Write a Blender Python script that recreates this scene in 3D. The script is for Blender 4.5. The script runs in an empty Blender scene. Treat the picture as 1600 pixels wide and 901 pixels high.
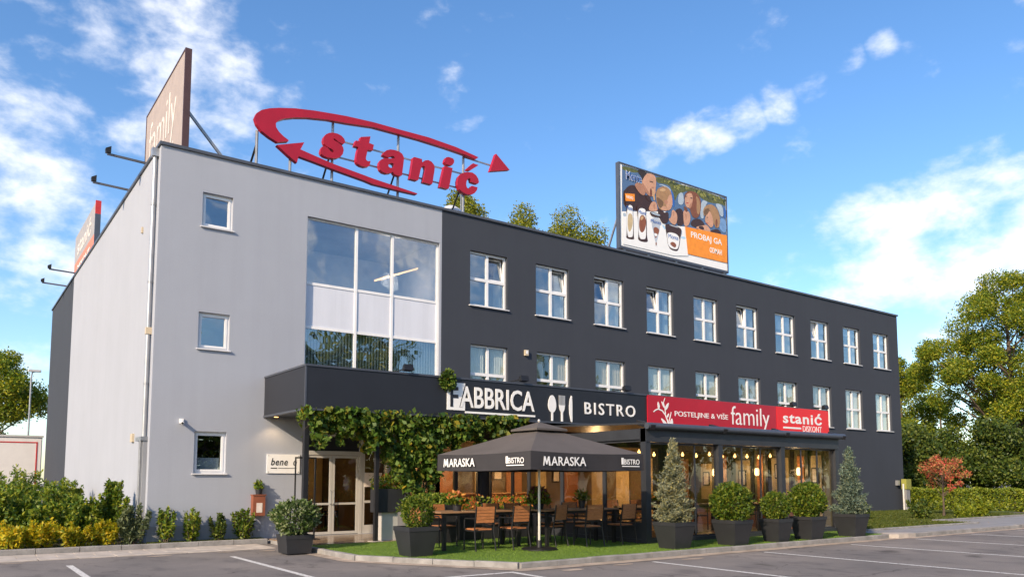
import bpy, math, random
import numpy as np
from mathutils import Vector, Matrix
from mathutils.geometry import tessellate_polygon
R = math.radians
sc = bpy.context.scene
COL = sc.collection

# ------------------------------------------------------------------ camera
cam = bpy.data.cameras.new('camera'); camo = bpy.data.objects.new('camera', cam); COL.objects.link(camo)
cam.sensor_width = 36.0; cam.lens = 1222.88 / 1600 * 36; cam.shift_y = 0.1192
cam.clip_end = 3000
camo.location = (-4.253, -21.656, 1.707)
camo.rotation_euler = (R(90 + 5.04), 0, R(-35.97))
sc.camera = camo
sc.unit_settings.scale_length = 0.85

# ------------------------------------------------------------------ sky and sun
SUN_EL, SUN_AZ = R(28), R(-114)          # azimuth from +y, negative = to the left
sun_dir = Vector((math.sin(SUN_AZ) * math.cos(SUN_EL), math.cos(SUN_AZ) * math.cos(SUN_EL), math.sin(SUN_EL)))
world = bpy.data.worlds.new('World'); sc.world = world; world.use_nodes = True
nt = world.node_tree; N = nt.nodes; LK = nt.links
for n in list(N): N.remove(n)
wout = N.new('ShaderNodeOutputWorld'); bg = N.new('ShaderNodeBackground'); bg.inputs[1].default_value = 0.15
sky = N.new('ShaderNodeTexSky'); sky.sky_type = 'NISHITA'; sky.sun_disc = False
sky.sun_elevation = SUN_EL; sky.sun_rotation = SUN_AZ
sky.air_density = 1.0; sky.dust_density = 0.6; sky.ozone_density = 2.2
hsv = N.new('ShaderNodeHueSaturation'); hsv.inputs['Saturation'].default_value = 1.2; hsv.inputs['Hue'].default_value = 0.503
LK.new(sky.outputs[0], hsv.inputs['Color'])
tc = N.new('ShaderNodeTexCoord'); sep = N.new('ShaderNodeSeparateXYZ'); LK.new(tc.outputs['Generated'], sep.inputs[0])
def wm(op, a, b=None, clamp=False):
    m = N.new('ShaderNodeMath'); m.operation = op; m.use_clamp = clamp
    for i, s in enumerate((a, b)):
        if s is None: continue
        if isinstance(s, (int, float)): m.inputs[i].default_value = s
        else: LK.new(s, m.inputs[i])
    return m.outputs[0]
cmb = N.new('ShaderNodeMapping'); cmb.inputs['Scale'].default_value = (1, 1, 1.7); LK.new(tc.outputs['Generated'], cmb.inputs[0])
ns = N.new('ShaderNodeTexNoise'); ns.inputs['Scale'].default_value = 12.5; ns.inputs['Detail'].default_value = 9
ns.inputs['Roughness'].default_value = 0.57; ns.inputs['Distortion'].default_value = 0.12
LK.new(cmb.outputs[0], ns.inputs['Vector'])
# cloud banks in view, then unseen ones added for window reflections (direction, spread, weight)
banks = [((.165, .872, .462), 2.9, .54), ((.205, .875, .44), 2.8, .58), ((.125, .88, .46), 2.2, .42), ((.10, .895, .43), 2.0, .32), ((.064, .933, .354), 2.8, .62),
         ((.033, .89, .455), 2.2, .46), ((.06, .967, .246), 3.4, .66), ((.01, .96, .28), 3.0, .6), ((-.06, .95, .33), 4, .55), ((.145, .915, .376), 1.6, .40), ((.03, .985, .17), 3.4, .55),
         ((.668, .632, .390), 1.3, .52), ((.69, .60, .40), 1.3, .58), ((.711, .573, .409), 1.25, .66), ((.728, .545, .417), 1.15, .68), ((.745, .515, .427), 1.05, .66), ((.760, .482, .440), .95, .64), ((.775, .445, .455), .8, .60), ((.786, .415, .463), .7, .5),
         ((.812, .528, .232), 2.0, .6), ((.838, .478, .245), 3.0, .72), ((.859, .43, .252), 3.4, .75), ((.884, .373, .258), 3.8, .78),
         ((.895, .332, .29), 3.0, .70), ((.906, .36, .215), 4.0, .62), ((.93, .25, .26), 4.5, .7),
         ((.95, .0, .25), 5, .65), ((.9, -.3, .26), 5, .7), ((.8, -.52, .33), 5, .7), ((.66, -.68, .30), 5.5, .75), ((.48, -.80, .33), 5, .7), ((.25, -.92, .28), 5, .65), ((-.1, -.95, .30), 5, .7), ((-.45, -.85, .26), 5, .65),
         ((-.8, -.5, .35), 5, .6), ((-.93, .1, .33), 5, .7), ((-.7, .65, .30), 5, .65), ((.60, -.62, .50), 5, .6), ((-.3, -.6, .74), 6, .6), ((.3, .2, .93), 6, .55)]
acc = None
for d, spread, w in banks:
    dv = Vector(d).normalized()
    vm = N.new('ShaderNodeVectorMath'); vm.operation = 'DOT_PRODUCT'; LK.new(tc.outputs['Generated'], vm.inputs[0]); vm.inputs[1].default_value = dv
    mr = N.new('ShaderNodeMapRange'); mr.interpolation_type = 'SMOOTHSTEP'
    mr.inputs['From Min'].default_value = math.cos(R(spread * 1.9)); mr.inputs['From Max'].default_value = math.cos(R(spread * .25))
    mr.inputs['To Max'].default_value = w
    LK.new(vm.outputs['Value'], mr.inputs['Value'])
    acc = mr.outputs[0] if acc is None else wm('MAXIMUM', acc, mr.outputs[0])
ns2 = N.new('ShaderNodeTexNoise'); ns2.inputs['Scale'].default_value = 2.6; ns2.inputs['Detail'].default_value = 2
LK.new(cmb.outputs[0], ns2.inputs['Vector'])
wide = wm('MULTIPLY', wm('SUBTRACT', ns2.outputs[0], 0.50), 0.28)
val = wm('ADD', wm('ADD', ns.outputs[0], wm('MULTIPLY', acc, 0.36)), wide)
mask = N.new('ShaderNodeMapRange'); mask.interpolation_type = 'SMOOTHSTEP'
mask.inputs['From Min'].default_value = 0.565; mask.inputs['From Max'].default_value = 0.97
LK.new(val, mask.inputs['Value'])
fac = wm('MULTIPLY', mask.outputs[0], 0.93)
mixc = N.new('ShaderNodeMix'); mixc.data_type = 'RGBA'
LK.new(fac, mixc.inputs[0]); LK.new(hsv.outputs[0], mixc.inputs[6]); mixc.inputs[7].default_value = (5.9, 5.85, 5.9, 1)
LK.new(mixc.outputs[2], bg.inputs[0]); LK.new(bg.outputs[0], wout.inputs[0])
sl = bpy.data.lights.new('sun', 'SUN'); sl.energy = 4.2; sl.angle = R(1.2); sl.color = (1.0, .80, .57)
so = bpy.data.objects.new('sun', sl); COL.objects.link(so); so.rotation_euler = sun_dir.to_track_quat('Z', 'Y').to_euler()
so.location = (0, 0, 60)
sc.view_settings.view_transform = 'Standard'; sc.view_settings.look = 'None'; sc.view_settings.gamma = 1
sc.view_settings.use_curve_mapping = False
sc.view_settings.exposure = 0.66
sc.render.engine = 'CYCLES'
sc.cycles.use_denoising = True
sc.cycles.max_bounces = 8; sc.cycles.transparent_max_bounces = 16; sc.cycles.sample_clamp_indirect = 6
sc.cycles.caustics_reflective = False; sc.cycles.caustics_refractive = False

# ------------------------------------------------------------------ materials
def newmat(name):
    m = bpy.data.materials.new(name); m.use_nodes = True
    return m, m.node_tree, m.node_tree.nodes['Principled BSDF']
def noise(t, scale, detail=4, rough=.55, stretch=None):
    n = t.nodes.new('ShaderNodeTexNoise'); n.inputs['Scale'].default_value = scale; n.inputs['Detail'].default_value = detail; n.inputs['Roughness'].default_value = rough
    g = t.nodes.new('ShaderNodeNewGeometry')
    if stretch:
        mp = t.nodes.new('ShaderNodeMapping'); mp.inputs['Scale'].default_value = stretch
        t.links.new(g.outputs['Position'], mp.inputs[0]); t.links.new(mp.outputs[0], n.inputs['Vector'])
    else: t.links.new(g.outputs['Position'], n.inputs['Vector'])
    return n.outputs[0]
def ramp(t, src, stops):
    r = t.nodes.new('ShaderNodeValToRGB'); e = r.color_ramp.elements
    while len(e) < len(stops): e.new(.5)
    for k, (p, c) in zip(e, stops): k.position = p; k.color = (*c, 1)
    t.links.new(src, r.inputs[0]); return r.outputs[0]
def mixc_(t, f, a, b, mode='MIX'):
    m = t.nodes.new('ShaderNodeMix'); m.data_type = 'RGBA'; m.blend_type = mode
    for i, s in ((0, f), (6, a), (7, b)):
        if isinstance(s, (int, float)): m.inputs[i].default_value = s
        elif isinstance(s, tuple): m.inputs[i].default_value = (*s, 1)
        else: t.links.new(s, m.inputs[i])
    return m.outputs[2]
def bump(t, b, src, strength, dist=.02):
    n = t.nodes.new('ShaderNodeBump'); n.inputs['Strength'].default_value = strength; n.inputs['Distance'].default_value = dist
    t.links.new(src, n.inputs['Height']); t.links.new(n.outputs[0], b.inputs['Normal'])
def sc3(c, k): return tuple(min(1, x * k) for x in c)
def pm(name, col, rough=.6, metal=0, var=.12, scale=3, bmp=0, bscale=60, spec=.5, stretch=None):
    m, t, b = newmat(name)
    n = noise(t, scale, 5, .6, stretch)
    t.links.new(ramp(t, n, [(.3, sc3(col, 1 - var)), (.7, sc3(col, 1 + var))]), b.inputs['Base Color'])
    b.inputs['Roughness'].default_value = rough; b.inputs['Metallic'].default_value = metal; b.inputs['Specular IOR Level'].default_value = spec
    if bmp: bump(t, b, noise(t, bscale, 3), bmp)
    return m
def plaster(name, col, streak, gap=.1):
    m, t, b = newmat(name)
    base = ramp(t, noise(t, .55, 6, .62), [(.3, sc3(col, 1 - gap)), (.7, sc3(col, 1 + gap * .8))])
    st = ramp(t, noise(t, 1.0, 6, .65, (3.2, 3.2, .16)), [(.44, (1, 1, 1)), (.74, (streak,) * 3)])
    fine = ramp(t, noise(t, 42, 3), [(.3, (.94,) * 3), (.7, (1.0,) * 3)])
    t.links.new(mixc_(t, 1, mixc_(t, 1, base, st, 'MULTIPLY'), fine, 'MULTIPLY'), b.inputs['Base Color'])
    b.inputs['Roughness'].default_value = .85; b.inputs['Specular IOR Level'].default_value = .3
    bump(t, b, noise(t, 90, 3), .35, .012)
    return m
def glass(name, refl, tint, rough=.0):
    m = bpy.data.materials.new(name); m.use_nodes = True; t = m.node_tree
    for n in list(t.nodes): t.nodes.remove(n)
    o = t.nodes.new('ShaderNodeOutputMaterial'); mx = t.nodes.new('ShaderNodeMixShader'); tr = t.nodes.new('ShaderNodeBsdfTransparent'); gl = t.nodes.new('ShaderNodeBsdfGlossy')
    lw = t.nodes.new('ShaderNodeLayerWeight'); lw.inputs[0].default_value = .5; fr = t.nodes.new('ShaderNodeMath'); fr.operation = 'POWER'; t.links.new(lw.outputs['Facing'], fr.inputs[0]); fr.inputs[1].default_value = 4.0
    mr = t.nodes.new('ShaderNodeMapRange'); mr.inputs['To Min'].default_value = refl; mr.inputs['To Max'].default_value = 1
    t.links.new(fr.outputs[0], mr.inputs[0]); t.links.new(mr.outputs[0], mx.inputs[0])
    tr.inputs[0].default_value = (*tint, 1); gl.inputs['Roughness'].default_value = rough; gl.inputs[0].default_value = (.95, .97, 1, 1)
    nb = t.nodes.new('ShaderNodeBump'); nb.inputs['Strength'].default_value = .035; nb.inputs['Distance'].default_value = .3
    t.links.new(noise(t, 1.3, 1), nb.inputs['Height']); t.links.new(nb.outputs[0], gl.inputs['Normal'])
    t.links.new(tr.outputs[0], mx.inputs[1]); t.links.new(gl.outputs[0], mx.inputs[2]); t.links.new(mx.outputs[0], o.inputs[0])
    return m
def leafmat(name, cols, trans=.35, bigscale=.8):
    m = bpy.data.materials.new(name); m.use_nodes = True; t = m.node_tree; b = t.nodes['Principled BSDF']
    g = t.nodes.new('ShaderNodeNewGeometry')
    c = ramp(t, g.outputs['Random Per Island'], [(i / max(1, len(cols) - 1), k) for i, k in enumerate(cols)])
    big = ramp(t, noise(t, bigscale, 3), [(.32, (.72, .76, .7)), (.68, (1.12, 1.1, 1.0))])
    c = mixc_(t, 1, c, big, 'MULTIPLY')
    t.links.new(c, b.inputs['Base Color']); b.inputs['Roughness'].default_value = .5; b.inputs['Specular IOR Level'].default_value = .35
    tl = t.nodes.new('ShaderNodeBsdfTranslucent'); t.links.new(mixc_(t, 1, c, (1.25, 1.2, .6), 'MULTIPLY'), tl.inputs[0])
    mx = t.nodes.new('ShaderNodeMixShader'); mx.inputs[0].default_value = trans
    t.links.new(b.outputs[0], mx.inputs[1]); t.links.new(tl.outputs[0], mx.inputs[2]); t.links.new(mx.outputs[0], t.nodes['Material Output'].inputs[0])
    return m
def emis(name, col, strength):
    m, t, b = newmat(name); b.inputs['Base Color'].default_value = (*col, 1); b.inputs['Emission Color'].default_value = (*col, 1); b.inputs['Emission Strength'].default_value = strength
    return m
M = {}
M['grey'] = plaster('plaster_light_grey', (.36, .385, .445), .96, .035)
M['dark'] = plaster('plaster_anthracite', (.045, .052, .068), .94, .05)
M['faded'] = pm('faded_white_lettering', (.58, .55, .52), .6)
M['plinth'] = plaster('plinth_plaster', (.29, .305, .335), .8)
M['pvc'] = pm('white_window_plastic', (.78, .78, .79), .35, var=.05)
M['sill'] = pm('sill_metal', (.62, .62, .64), .4, var=.08)
M['spandrel'] = plaster('spandrel_panel', (.66, .69, .77), .9, .04)
M['coping'] = pm('coping_metal', (.10, .105, .12), .42, .4, .15)
M['fascia'] = pm('anthracite_sheet', (.018, .020, .027), .45, .1, .1, 1.2)
M['trim'] = pm('anthracite_trim', (.085, .095, .12), .4, .4, .1)
M['frame'] = pm('anthracite_frame', (.042, .046, .056), .4, .3, .12)
M['black'] = pm('black_metal', (.018, .018, .021), .45, .3, .15, 12)
M['zinc'] = pm('zinc_pipe', (.40, .41, .43), .4, .6, .12, 4)
M['steel'] = pm('galvanised_steel', (.30, .31, .33), .45, .6, .15, 5)
M['alu'] = pm('door_aluminium', (.60, .58, .55), .4, .3, .06)
M['glassU'] = glass('coated_window_glass', .20, (.80, .86, .90))
M['glassL'] = glass('lower_window_glass', .11, (.86, .88, .88))
M['glassB'] = glass('large_pane_glass', .20, (.80, .84, .88))
M['glassT'] = glass('terrace_glass', .07, (.86, .86, .84))
M['curtain'] = pm('sheer_curtain', (.78, .80, .74), .9, var=.1, scale=4)
M['curtain2'] = pm('beige_curtain', (.62, .56, .46), .9, var=.12, scale=4)
M['curtain3'] = pm('grey_curtain', (.50, .52, .52), .9, var=.12, scale=4)
M['blind'] = pm('vertical_blind', (.78, .78, .68), .8, var=.12, scale=6)
M['room'] = pm('room_paint', (.42, .43, .46), .9)
M['roomwarm'] = pm('restaurant_paint', (.13, .09, .055), .8, var=.25, scale=1)
M['olive'] = pm('olive_wall_paint', (.13, .115, .06), .8, var=.2, scale=1.5)
M['cream'] = pm('cream_panel', (.50, .38, .21), .7, var=.15, scale=2)
M['redS'] = pm('rooftop_sign_red', (.36, .004, .022), .42, var=.08, scale=2)
M['redF'] = pm('crimson_sign_sheet', (.42, .006, .022), .38, var=.08, scale=1)
M['redD'] = pm('bright_red_sign_sheet', (.74, .012, .016), .36, var=.05, scale=1)
M['white'] = pm('white_lettering', (.80, .80, .80), .5, var=.04)
M['silver'] = pm('brushed_silver', (.55, .55, .56), .35, .5, .1, 20, stretch=(1, 1, .1))
M['brown'] = pm('brown_board', (.37, .305, .27), .55, var=.08)
M['brownedge'] = pm('brown_board_edge', (.07, .035, .035), .5)
M['boardgrey'] = pm('grey_board', (.33, .31, .31), .55)
M['boardorange'] = pm('faded_orange_board', (.66, .20, .11), .5, var=.08)
M['wood'] = pm('teak_slats', (.37, .145, .055), .5, var=.3, scale=6, stretch=(1.5, 1.5, 12), bmp=.1)
M['woodtop'] = pm('table_top_wood', (.27, .155, .085), .45, var=.3, scale=5, stretch=(.6, 8, 1))
M['pot'] = pm('anthracite_planter', (.020, .021, .025), .5, 0, .15, 3, .05, 80)
M['soil'] = pm('soil', (.045, .030, .020), .95, var=.4, scale=14, bmp=.8, bscale=25)
M['bark'] = pm('bark', (.085, .062, .045), .9, var=.35, scale=7, bmp=.8, bscale=18, stretch=(1, 1, .25))
M['fabric'] = pm('brown_parasol_fabric', (.088, .076, .070), .8, var=.12, scale=1.4, bmp=.1, bscale=220)
M['valance'] = pm('dark_valance_fabric', (.028, .026, .030), .8, var=.12, scale=2)
M['tile'] = pm('entrance_tile', (.24, .17, .115), .18, var=.22, scale=2.2)
M['kerb'] = pm('kerb_concrete', (.25, .24, .235), .9, var=.28, scale=3, bmp=.5, bscale=55)
M['paver'] = pm('pale_paver', (.42, .375, .335), .85, var=.22, scale=2.4, bmp=.4, bscale=60)
M['gutter'] = pm('sandy_gutter_concrete', (.36, .29, .23), .9, var=.4, scale=2.2, bmp=.5, bscale=50)
M['path'] = pm('grey_path_concrete', (.24, .24, .25), .85, var=.15, scale=1.5, bmp=.4, bscale=50)
M['terra'] = pm('wooden_red_cabinet', (.22, .07, .035), .6, var=.2)
M['paper'] = pm('paper_notice', (.66, .58, .52), .8, var=.1, scale=9)
M['beige'] = pm('beige_plastic', (.50, .42, .30), .5)
M['truck'] = pm('white_trailer_sheet', (.72, .69, .67), .5, var=.04)
M['trim_red'] = pm('red_trim', (.50, .03, .03), .5)
M['rubber'] = pm('tyre_rubber', (.02, .02, .02), .8)
M['bulb'] = emis('warm_bulb', (1, .52, .15), 4.5)
M['strip'] = emis('strip_lamp', (.95, .55, .22), 1.5)
M['shade'] = emis('lit_lamp_shade', (1, .66, .30), 2.2)
M['gas'] = pm('yellow_meter_box', (.26, .26, .05), .6, var=.2, scale=20)
M['dome'] = pm('roof_dome_plastic', (.60, .62, .66), .3, var=.05)
for nm, c in dict(print_blue=(.08, .15, .29), print_leaf=(.10, .11, .025), print_pale=(.38, .46, .55), print_shirt=(.045, .016, .010), print_skin=(.56, .30, .19), print_hair=(.03, .018, .012),
                  print_blond=(.36, .20, .09), print_auburn=(.20, .065, .025), print_white=(.82, .82, .82), print_cream=(.55, .42, .24), print_choc=(.16, .05, .02), print_orange=(.86, .27, .012),
                  print_skin2=(.40, .19, .115), print_hair2=(.16, .085, .035), print_blue2=(.16, .30, .55), print_sky=(.42, .62, .80), print_cream2=(.58, .36, .18), print_choc2=(.24, .075, .03), print_trimred=(.45, .06, .05), print_leafl=(.24, .24, .05), print_leafd=(.035, .05, .012), print_edge=(.45, .50, .58), print_ink=(.03, .12, .42), print_black=(.02, .02, .02)).items():
    M[nm] = pm(nm, c, .45, var=.45 if nm in ('print_leaf',) else .03 if nm == 'print_white' else .14, scale=9 if nm == 'print_leaf' else 4)
M['leaf_tree'] = leafmat('tree_leaves', [(.07, .13, .016), (.14, .21, .02), (.27, .30, .025), (.42, .38, .03)], .42, .35)
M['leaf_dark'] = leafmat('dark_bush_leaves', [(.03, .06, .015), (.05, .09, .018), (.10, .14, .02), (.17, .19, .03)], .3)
M['leaf_pale'] = leafmat('roof_tree_leaves', [(.10, .14, .018), (.21, .24, .025), (.36, .33, .03)], .4)
M['leaf_yellow'] = leafmat('golden_shrub_leaves', [(.14, .22, .02), (.30, .33, .02), (.52, .44, .02), (.60, .46, .02), (.62, .40, .03)], .4)
M['leaf_shrub'] = leafmat('laurel_leaves', [(.05, .11, .02), (.10, .18, .024), (.21, .27, .03), (.36, .36, .04)], .35)
M['leaf_grey'] = leafmat('silver_shrub_leaves', [(.07, .10, .055), (.12, .15, .075), (.19, .21, .11)], .3)
M['leaf_ball'] = leafmat('box_topiary_leaves', [(.03, .075, .010), (.07, .13, .012), (.13, .18, .018), (.24, .25, .03)], .3, 2)
M['leaf_white'] = leafmat('pale_flecked_leaves', [(.04, .08, .02), (.07, .12, .03), (.10, .15, .04), (.42, .45, .30)], .3, 2)
M['leaf_vine'] = leafmat('vine_leaves', [(.025, .07, .014), (.045, .10, .018), (.07, .14, .02), (.09, .165, .025), (.12, .19, .03), (.11, .17, .03), (.13, .18, .03), (.14, .19, .03), (.34, .26, .03)], .35, 1.2)
M['leaf_red'] = leafmat('red_tree_leaves', [(.62, .07, .08), (.62, .14, .10), (.58, .28, .12), (.28, .26, .08)], .4, 1)
M['leaf_hedge'] = leafmat('hedge_leaves', [(.10, .16, .02), (.18, .23, .02), (.30, .31, .03)], .35)
M['needle1'] = leafmat('silver_gold_needles', [(.13, .16, .12), (.20, .22, .17), (.28, .28, .20), (.40, .35, .13)], .2, 3)
M['needle2'] = leafmat('blue_spruce_needles', [(.07, .12, .11), (.12, .18, .16), (.19, .25, .21), (.30, .32, .20)], .2, 3)
M['flower'] = leafmat('orange_flower', [(.55, .18, .04), (.60, .30, .08), (.50, .12, .07)], .3, 3)
M['plum'] = leafmat('plum_leaves', [(.10, .035, .05), (.17, .07, .09)], .3, 3)
M['turfblade'] = leafmat('turf_blades', [(.10, .19, .018), (.14, .24, .026), (.20, .29, .04)], .25, .7)
M['grassblade'] = leafmat('grass_blades', [(.05, .09, .015), (.09, .12, .02), (.15, .15, .03)], .3, .7)
def turf():
    m, t, b = newmat('artificial_turf')
    c = ramp(t, noise(t, 120, 3), [(.3, (.10, .19, .022)), (.7, (.16, .27, .038))])
    big = ramp(t, noise(t, .9, 4), [(.3, (.82, .86, .8)), (.7, (1.1, 1.06, 1.0))])
    t.links.new(mixc_(t, 1, c, big, 'MULTIPLY'), b.inputs['Base Color']); b.inputs['Roughness'].default_value = .85
    bump(t, b, noise(t, 160, 2), .8, .02); return m
def asphalt():
    m, t, b = newmat('asphalt')
    agg = ramp(t, noise(t, 75, 4, .7), [(.3, (.135, .127, .122)), (.55, (.205, .191, .182)), (.75, (.29, .27, .255))])
    big = ramp(t, noise(t, .35, 6, .6), [(.28, (.72, .72, .74)), (.72, (1.28, 1.22, 1.18))])
    vo = t.nodes.new('ShaderNodeTexVoronoi'); vo.feature = 'DISTANCE_TO_EDGE'; vo.inputs['Scale'].default_value = .22
    gp = t.nodes.new('ShaderNodeNewGeometry'); nz = t.nodes.new('ShaderNodeTexNoise'); nz.inputs['Scale'].default_value = 1.2; nz.inputs['Detail'].default_value = 6
    t.links.new(gp.outputs['Position'], nz.inputs['Vector']); va = t.nodes.new('ShaderNodeVectorMath'); va.operation = 'MULTIPLY_ADD'; va.inputs[1].default_value = (1.6, 1.6, 0)
    t.links.new(nz.outputs['Color'], va.inputs[0]); t.links.new(gp.outputs['Position'], va.inputs[2]); t.links.new(va.outputs[0], vo.inputs['Vector'])
    crack = ramp(t, vo.outputs['Distance'], [(.0, (.55, .55, .55)), (.006, (1, 1, 1))])
    oil = ramp(t, noise(t, .8, 3, .5), [(.26, (.55, .54, .53)), (.36, (1, 1, 1))])
    stain = ramp(t, noise(t, 1.6, 5, .6, (1, .5, 1)), [(.34, (.72, .72, .74)), (.46, (1, 1, 1))])
    c = mixc_(t, 1, mixc_(t, 1, mixc_(t, 1, mixc_(t, 1, agg, big, 'MULTIPLY'), stain, 'MULTIPLY'), crack, 'MULTIPLY'), oil, 'MULTIPLY')
    t.links.new(c, b.inputs['Base Color']); b.inputs['Roughness'].default_value = .88; b.inputs['Specular IOR Level'].default_value = .3
    bump(t, b, noise(t, 85, 4, .7), .7, .012); return m
def paintline():
    m, t, b = newmat('worn_white_paint')
    c = ramp(t, noise(t, 14, 6, .7), [(.36, (.18, .165, .155)), (.47, (.60, .59, .57)), (.8, (.76, .75, .73))])
    t.links.new(c, b.inputs['Base Color']); b.inputs['Roughness'].default_value = .7; bump(t, b, noise(t, 85, 4, .7), .4, .008); return m
M['turf'] = turf(); M['asphalt'] = asphalt(); M['paint'] = paintline()
M['lawn'] = pm('lawn', (.07, .10, .02), .9, var=.4, scale=4, bmp=.6, bscale=40)

# ------------------------------------------------------------------ helpers
def off(o):
    v = Vector((0, 0, 0))
    while o is not None: v += Vector(o.location); o = o.parent
    return v
def tag(o, label=None, cat=None, group=None, kind=None):
    for k, v in (('label', label), ('category', cat), ('group', group), ('kind', kind)):
        if v: o[k] = v
    return o
def link(name, mesh, mat, parent=None, loc=None):
    o = bpy.data.objects.new(name, mesh); COL.objects.link(o)
    if mat is not None and not mesh.materials: mesh.materials.append(M[mat] if isinstance(mat, str) else mat)
    if parent is not None: o.parent = parent
    if loc is not None: o.location = loc
    return o
def thing(name, label, cat, loc=(0, 0, 0), group=None, rz=0):
    o = bpy.data.objects.new(name, None); COL.objects.link(o); o.location = loc; o.rotation_euler = (0, 0, rz); o.empty_display_size = .3
    return tag(o, label, cat, group)
class MB:
    def __init__(s): s.v = []; s.f = []
    def add(s, v, f):
        n = len(s.v); s.v += [tuple(p) for p in v]; s.f += [tuple(i + n for i in q) for q in f]; return s
    def box(s, x0, x1, y0, y1, z0, z1):
        return s.add([(x0, y0, z0), (x1, y0, z0), (x1, y1, z0), (x0, y1, z0), (x0, y0, z1), (x1, y0, z1), (x1, y1, z1), (x0, y1, z1)],
                     [(0, 3, 2, 1), (4, 5, 6, 7), (0, 1, 5, 4), (1, 2, 6, 5), (2, 3, 7, 6), (3, 0, 4, 7)])
    def cbox(s, c, w, d, h): return s.box(c[0] - w / 2, c[0] + w / 2, c[1] - d / 2, c[1] + d / 2, c[2], c[2] + h)
    def bbox(s, x0, x1, y0, y1, z0, z1, b=.01):
        # box with chamfered vertical and top edges
        pts = lambda i, z: [(x0 + i, y0 + b, z), (x0 + b, y0 + i, z), (x1 - b, y0 + i, z), (x1 - i, y0 + b, z), (x1 - i, y1 - b, z), (x1 - b, y1 - i, z), (x0 + b, y1 - i, z), (x0 + i, y1 - b, z)]
        top = [(x0 + b, y0 + b, z1), (x0 + b, y0 + b, z1), (x1 - b, y0 + b, z1), (x1 - b, y0 + b, z1), (x1 - b, y1 - b, z1), (x1 - b, y1 - b, z1), (x0 + b, y1 - b, z1), (x0 + b, y1 - b, z1)]
        v = pts(0, z0) + pts(0, z1 - b) + top; f = []
        for k in range(8):
            j = (k + 1) % 8; f.append((k, j, 8 + j, 8 + k))
            if k % 2 == 0: f.append((8 + k, 8 + j, 16 + k))
            else: f.append((8 + k, 8 + j, 16 + j, 16 + k))
        f.append((16, 18, 20, 22)); f.append(tuple(reversed(range(8))))
        return s.add(v, f)
    def tube(s, path, rad, n=8, cap=True):
        P = [Vector(p) for p in path]; rr = rad if isinstance(rad, (list, tuple)) else [rad] * len(P); v = []; f = []
        for i, p in enumerate(P):
            d = (P[min(i + 1, len(P) - 1)] - P[max(i - 1, 0)]).normalized()
            a = d.orthogonal().normalized() if i == 0 else (a - d * a.dot(d)).normalized()
            b = d.cross(a)
            for k in range(n):
                t = 2 * math.pi * k / n; v.append(p + (a * math.cos(t) + b * math.sin(t)) * rr[i])
        for i in range(len(P) - 1):
            for k in range(n):
                j = (k + 1) % n; f.append((i * n + k, i * n + j, (i + 1) * n + j, (i + 1) * n + k))
        if cap: f.append(tuple(reversed(range(n)))); f.append(tuple(range((len(P) - 1) * n, len(P) * n)))
        return s.add(v, f)
    def bar(s, p0, p1, w, h):
        # rectangular bar between two points, w across, h up
        p0, p1 = Vector(p0), Vector(p1); d = (p1 - p0).normalized(); up = Vector((0, 0, 1)) if abs(d.z) < .95 else Vector((0, 1, 0))
        a = d.cross(up).normalized() * w / 2; b = a.cross(d).normalized() * h / 2
        v = [p + x * a + y * b for p in (p0, p1) for x, y in ((-1, -1), (1, -1), (1, 1), (-1, 1))]
        return s.add(v, [(0, 1, 2, 3), (7, 6, 5, 4), (0, 4, 5, 1), (1, 5, 6, 2), (2, 6, 7, 3), (3, 7, 4, 0)])
    def poly(s, outer, y0, y1, holes=(), fn=None):
        # extruded flat outline in (x, z) between y0 (front) and y1
        loops = [list(outer)] + [list(h) for h in holes]
        flat = [p for l in loops for p in l]
        tris = tessellate_polygon([[Vector((a, b, 0)) for a, b in l] for l in loops])
        fn = fn or (lambda a, b, y: (a, y, b)); n = len(flat)
        v = [fn(a, b, y0) for a, b in flat] + [fn(a, b, y1) for a, b in flat]
        f = []
        for t in tris:
            f.append(tuple(t)); f.append(tuple(i + n for i in reversed(t)))
        k = 0
        for l in loops:
            m = len(l)
            for i in range(m): j = (i + 1) % m; f.append((k + i, k + j, n + k + j, n + k + i))
            k += m
        return s.add(v, f)
    def lathe(s, prof, c=(0, 0, 0), n=16):
        v = []; f = []
        for r, z in prof:
            for k in range(n): t = 2 * math.pi * k / n; v.append((c[0] + r * math.cos(t), c[1] + r * math.sin(t), c[2] + z))
        for i in range(len(prof) - 1):
            for k in range(n): j = (k + 1) % n; f.append((i * n + k, i * n + j, (i + 1) * n + j, (i + 1) * n + k))
        f.append(tuple(reversed(range(n)))); f.append(tuple(range((len(prof) - 1) * n, len(prof) * n)))
        return s.add(v, f)
    def mesh(s, name, o=Vector((0, 0, 0)), smooth=False):
        me = bpy.data.meshes.new(name); me.from_pydata([(p[0] - o.x, p[1] - o.y, p[2] - o.z) for p in s.v], [], s.f)
        me.validate(); me.update()
        import bmesh
        bm = bmesh.new(); bm.from_mesh(me); bmesh.ops.recalc_face_normals(bm, faces=bm.faces); bm.to_mesh(me); bm.free()
        if smooth:
            me.polygons.foreach_set('use_smooth', [True] * len(me.polygons)); me.set_sharp_from_angle(angle=R(38))
        return me
    def build(s, name, mat, parent=None, smooth=False, **kw):
        o = link(name, s.mesh(name, off(parent), smooth), mat, parent)
        return tag(o, **kw) if kw else o
def copy_tree(o, parent=None):
    c = o.copy(); COL.objects.link(c); c.parent = parent
    for ch in list(o.children): copy_tree(ch, c)
    return c
def place(proto, loc, rz, label, first):
    o = proto if first else copy_tree(proto)
    o.location = loc; o.rotation_euler = (0, 0, rz); o['label'] = label
    return o
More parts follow.
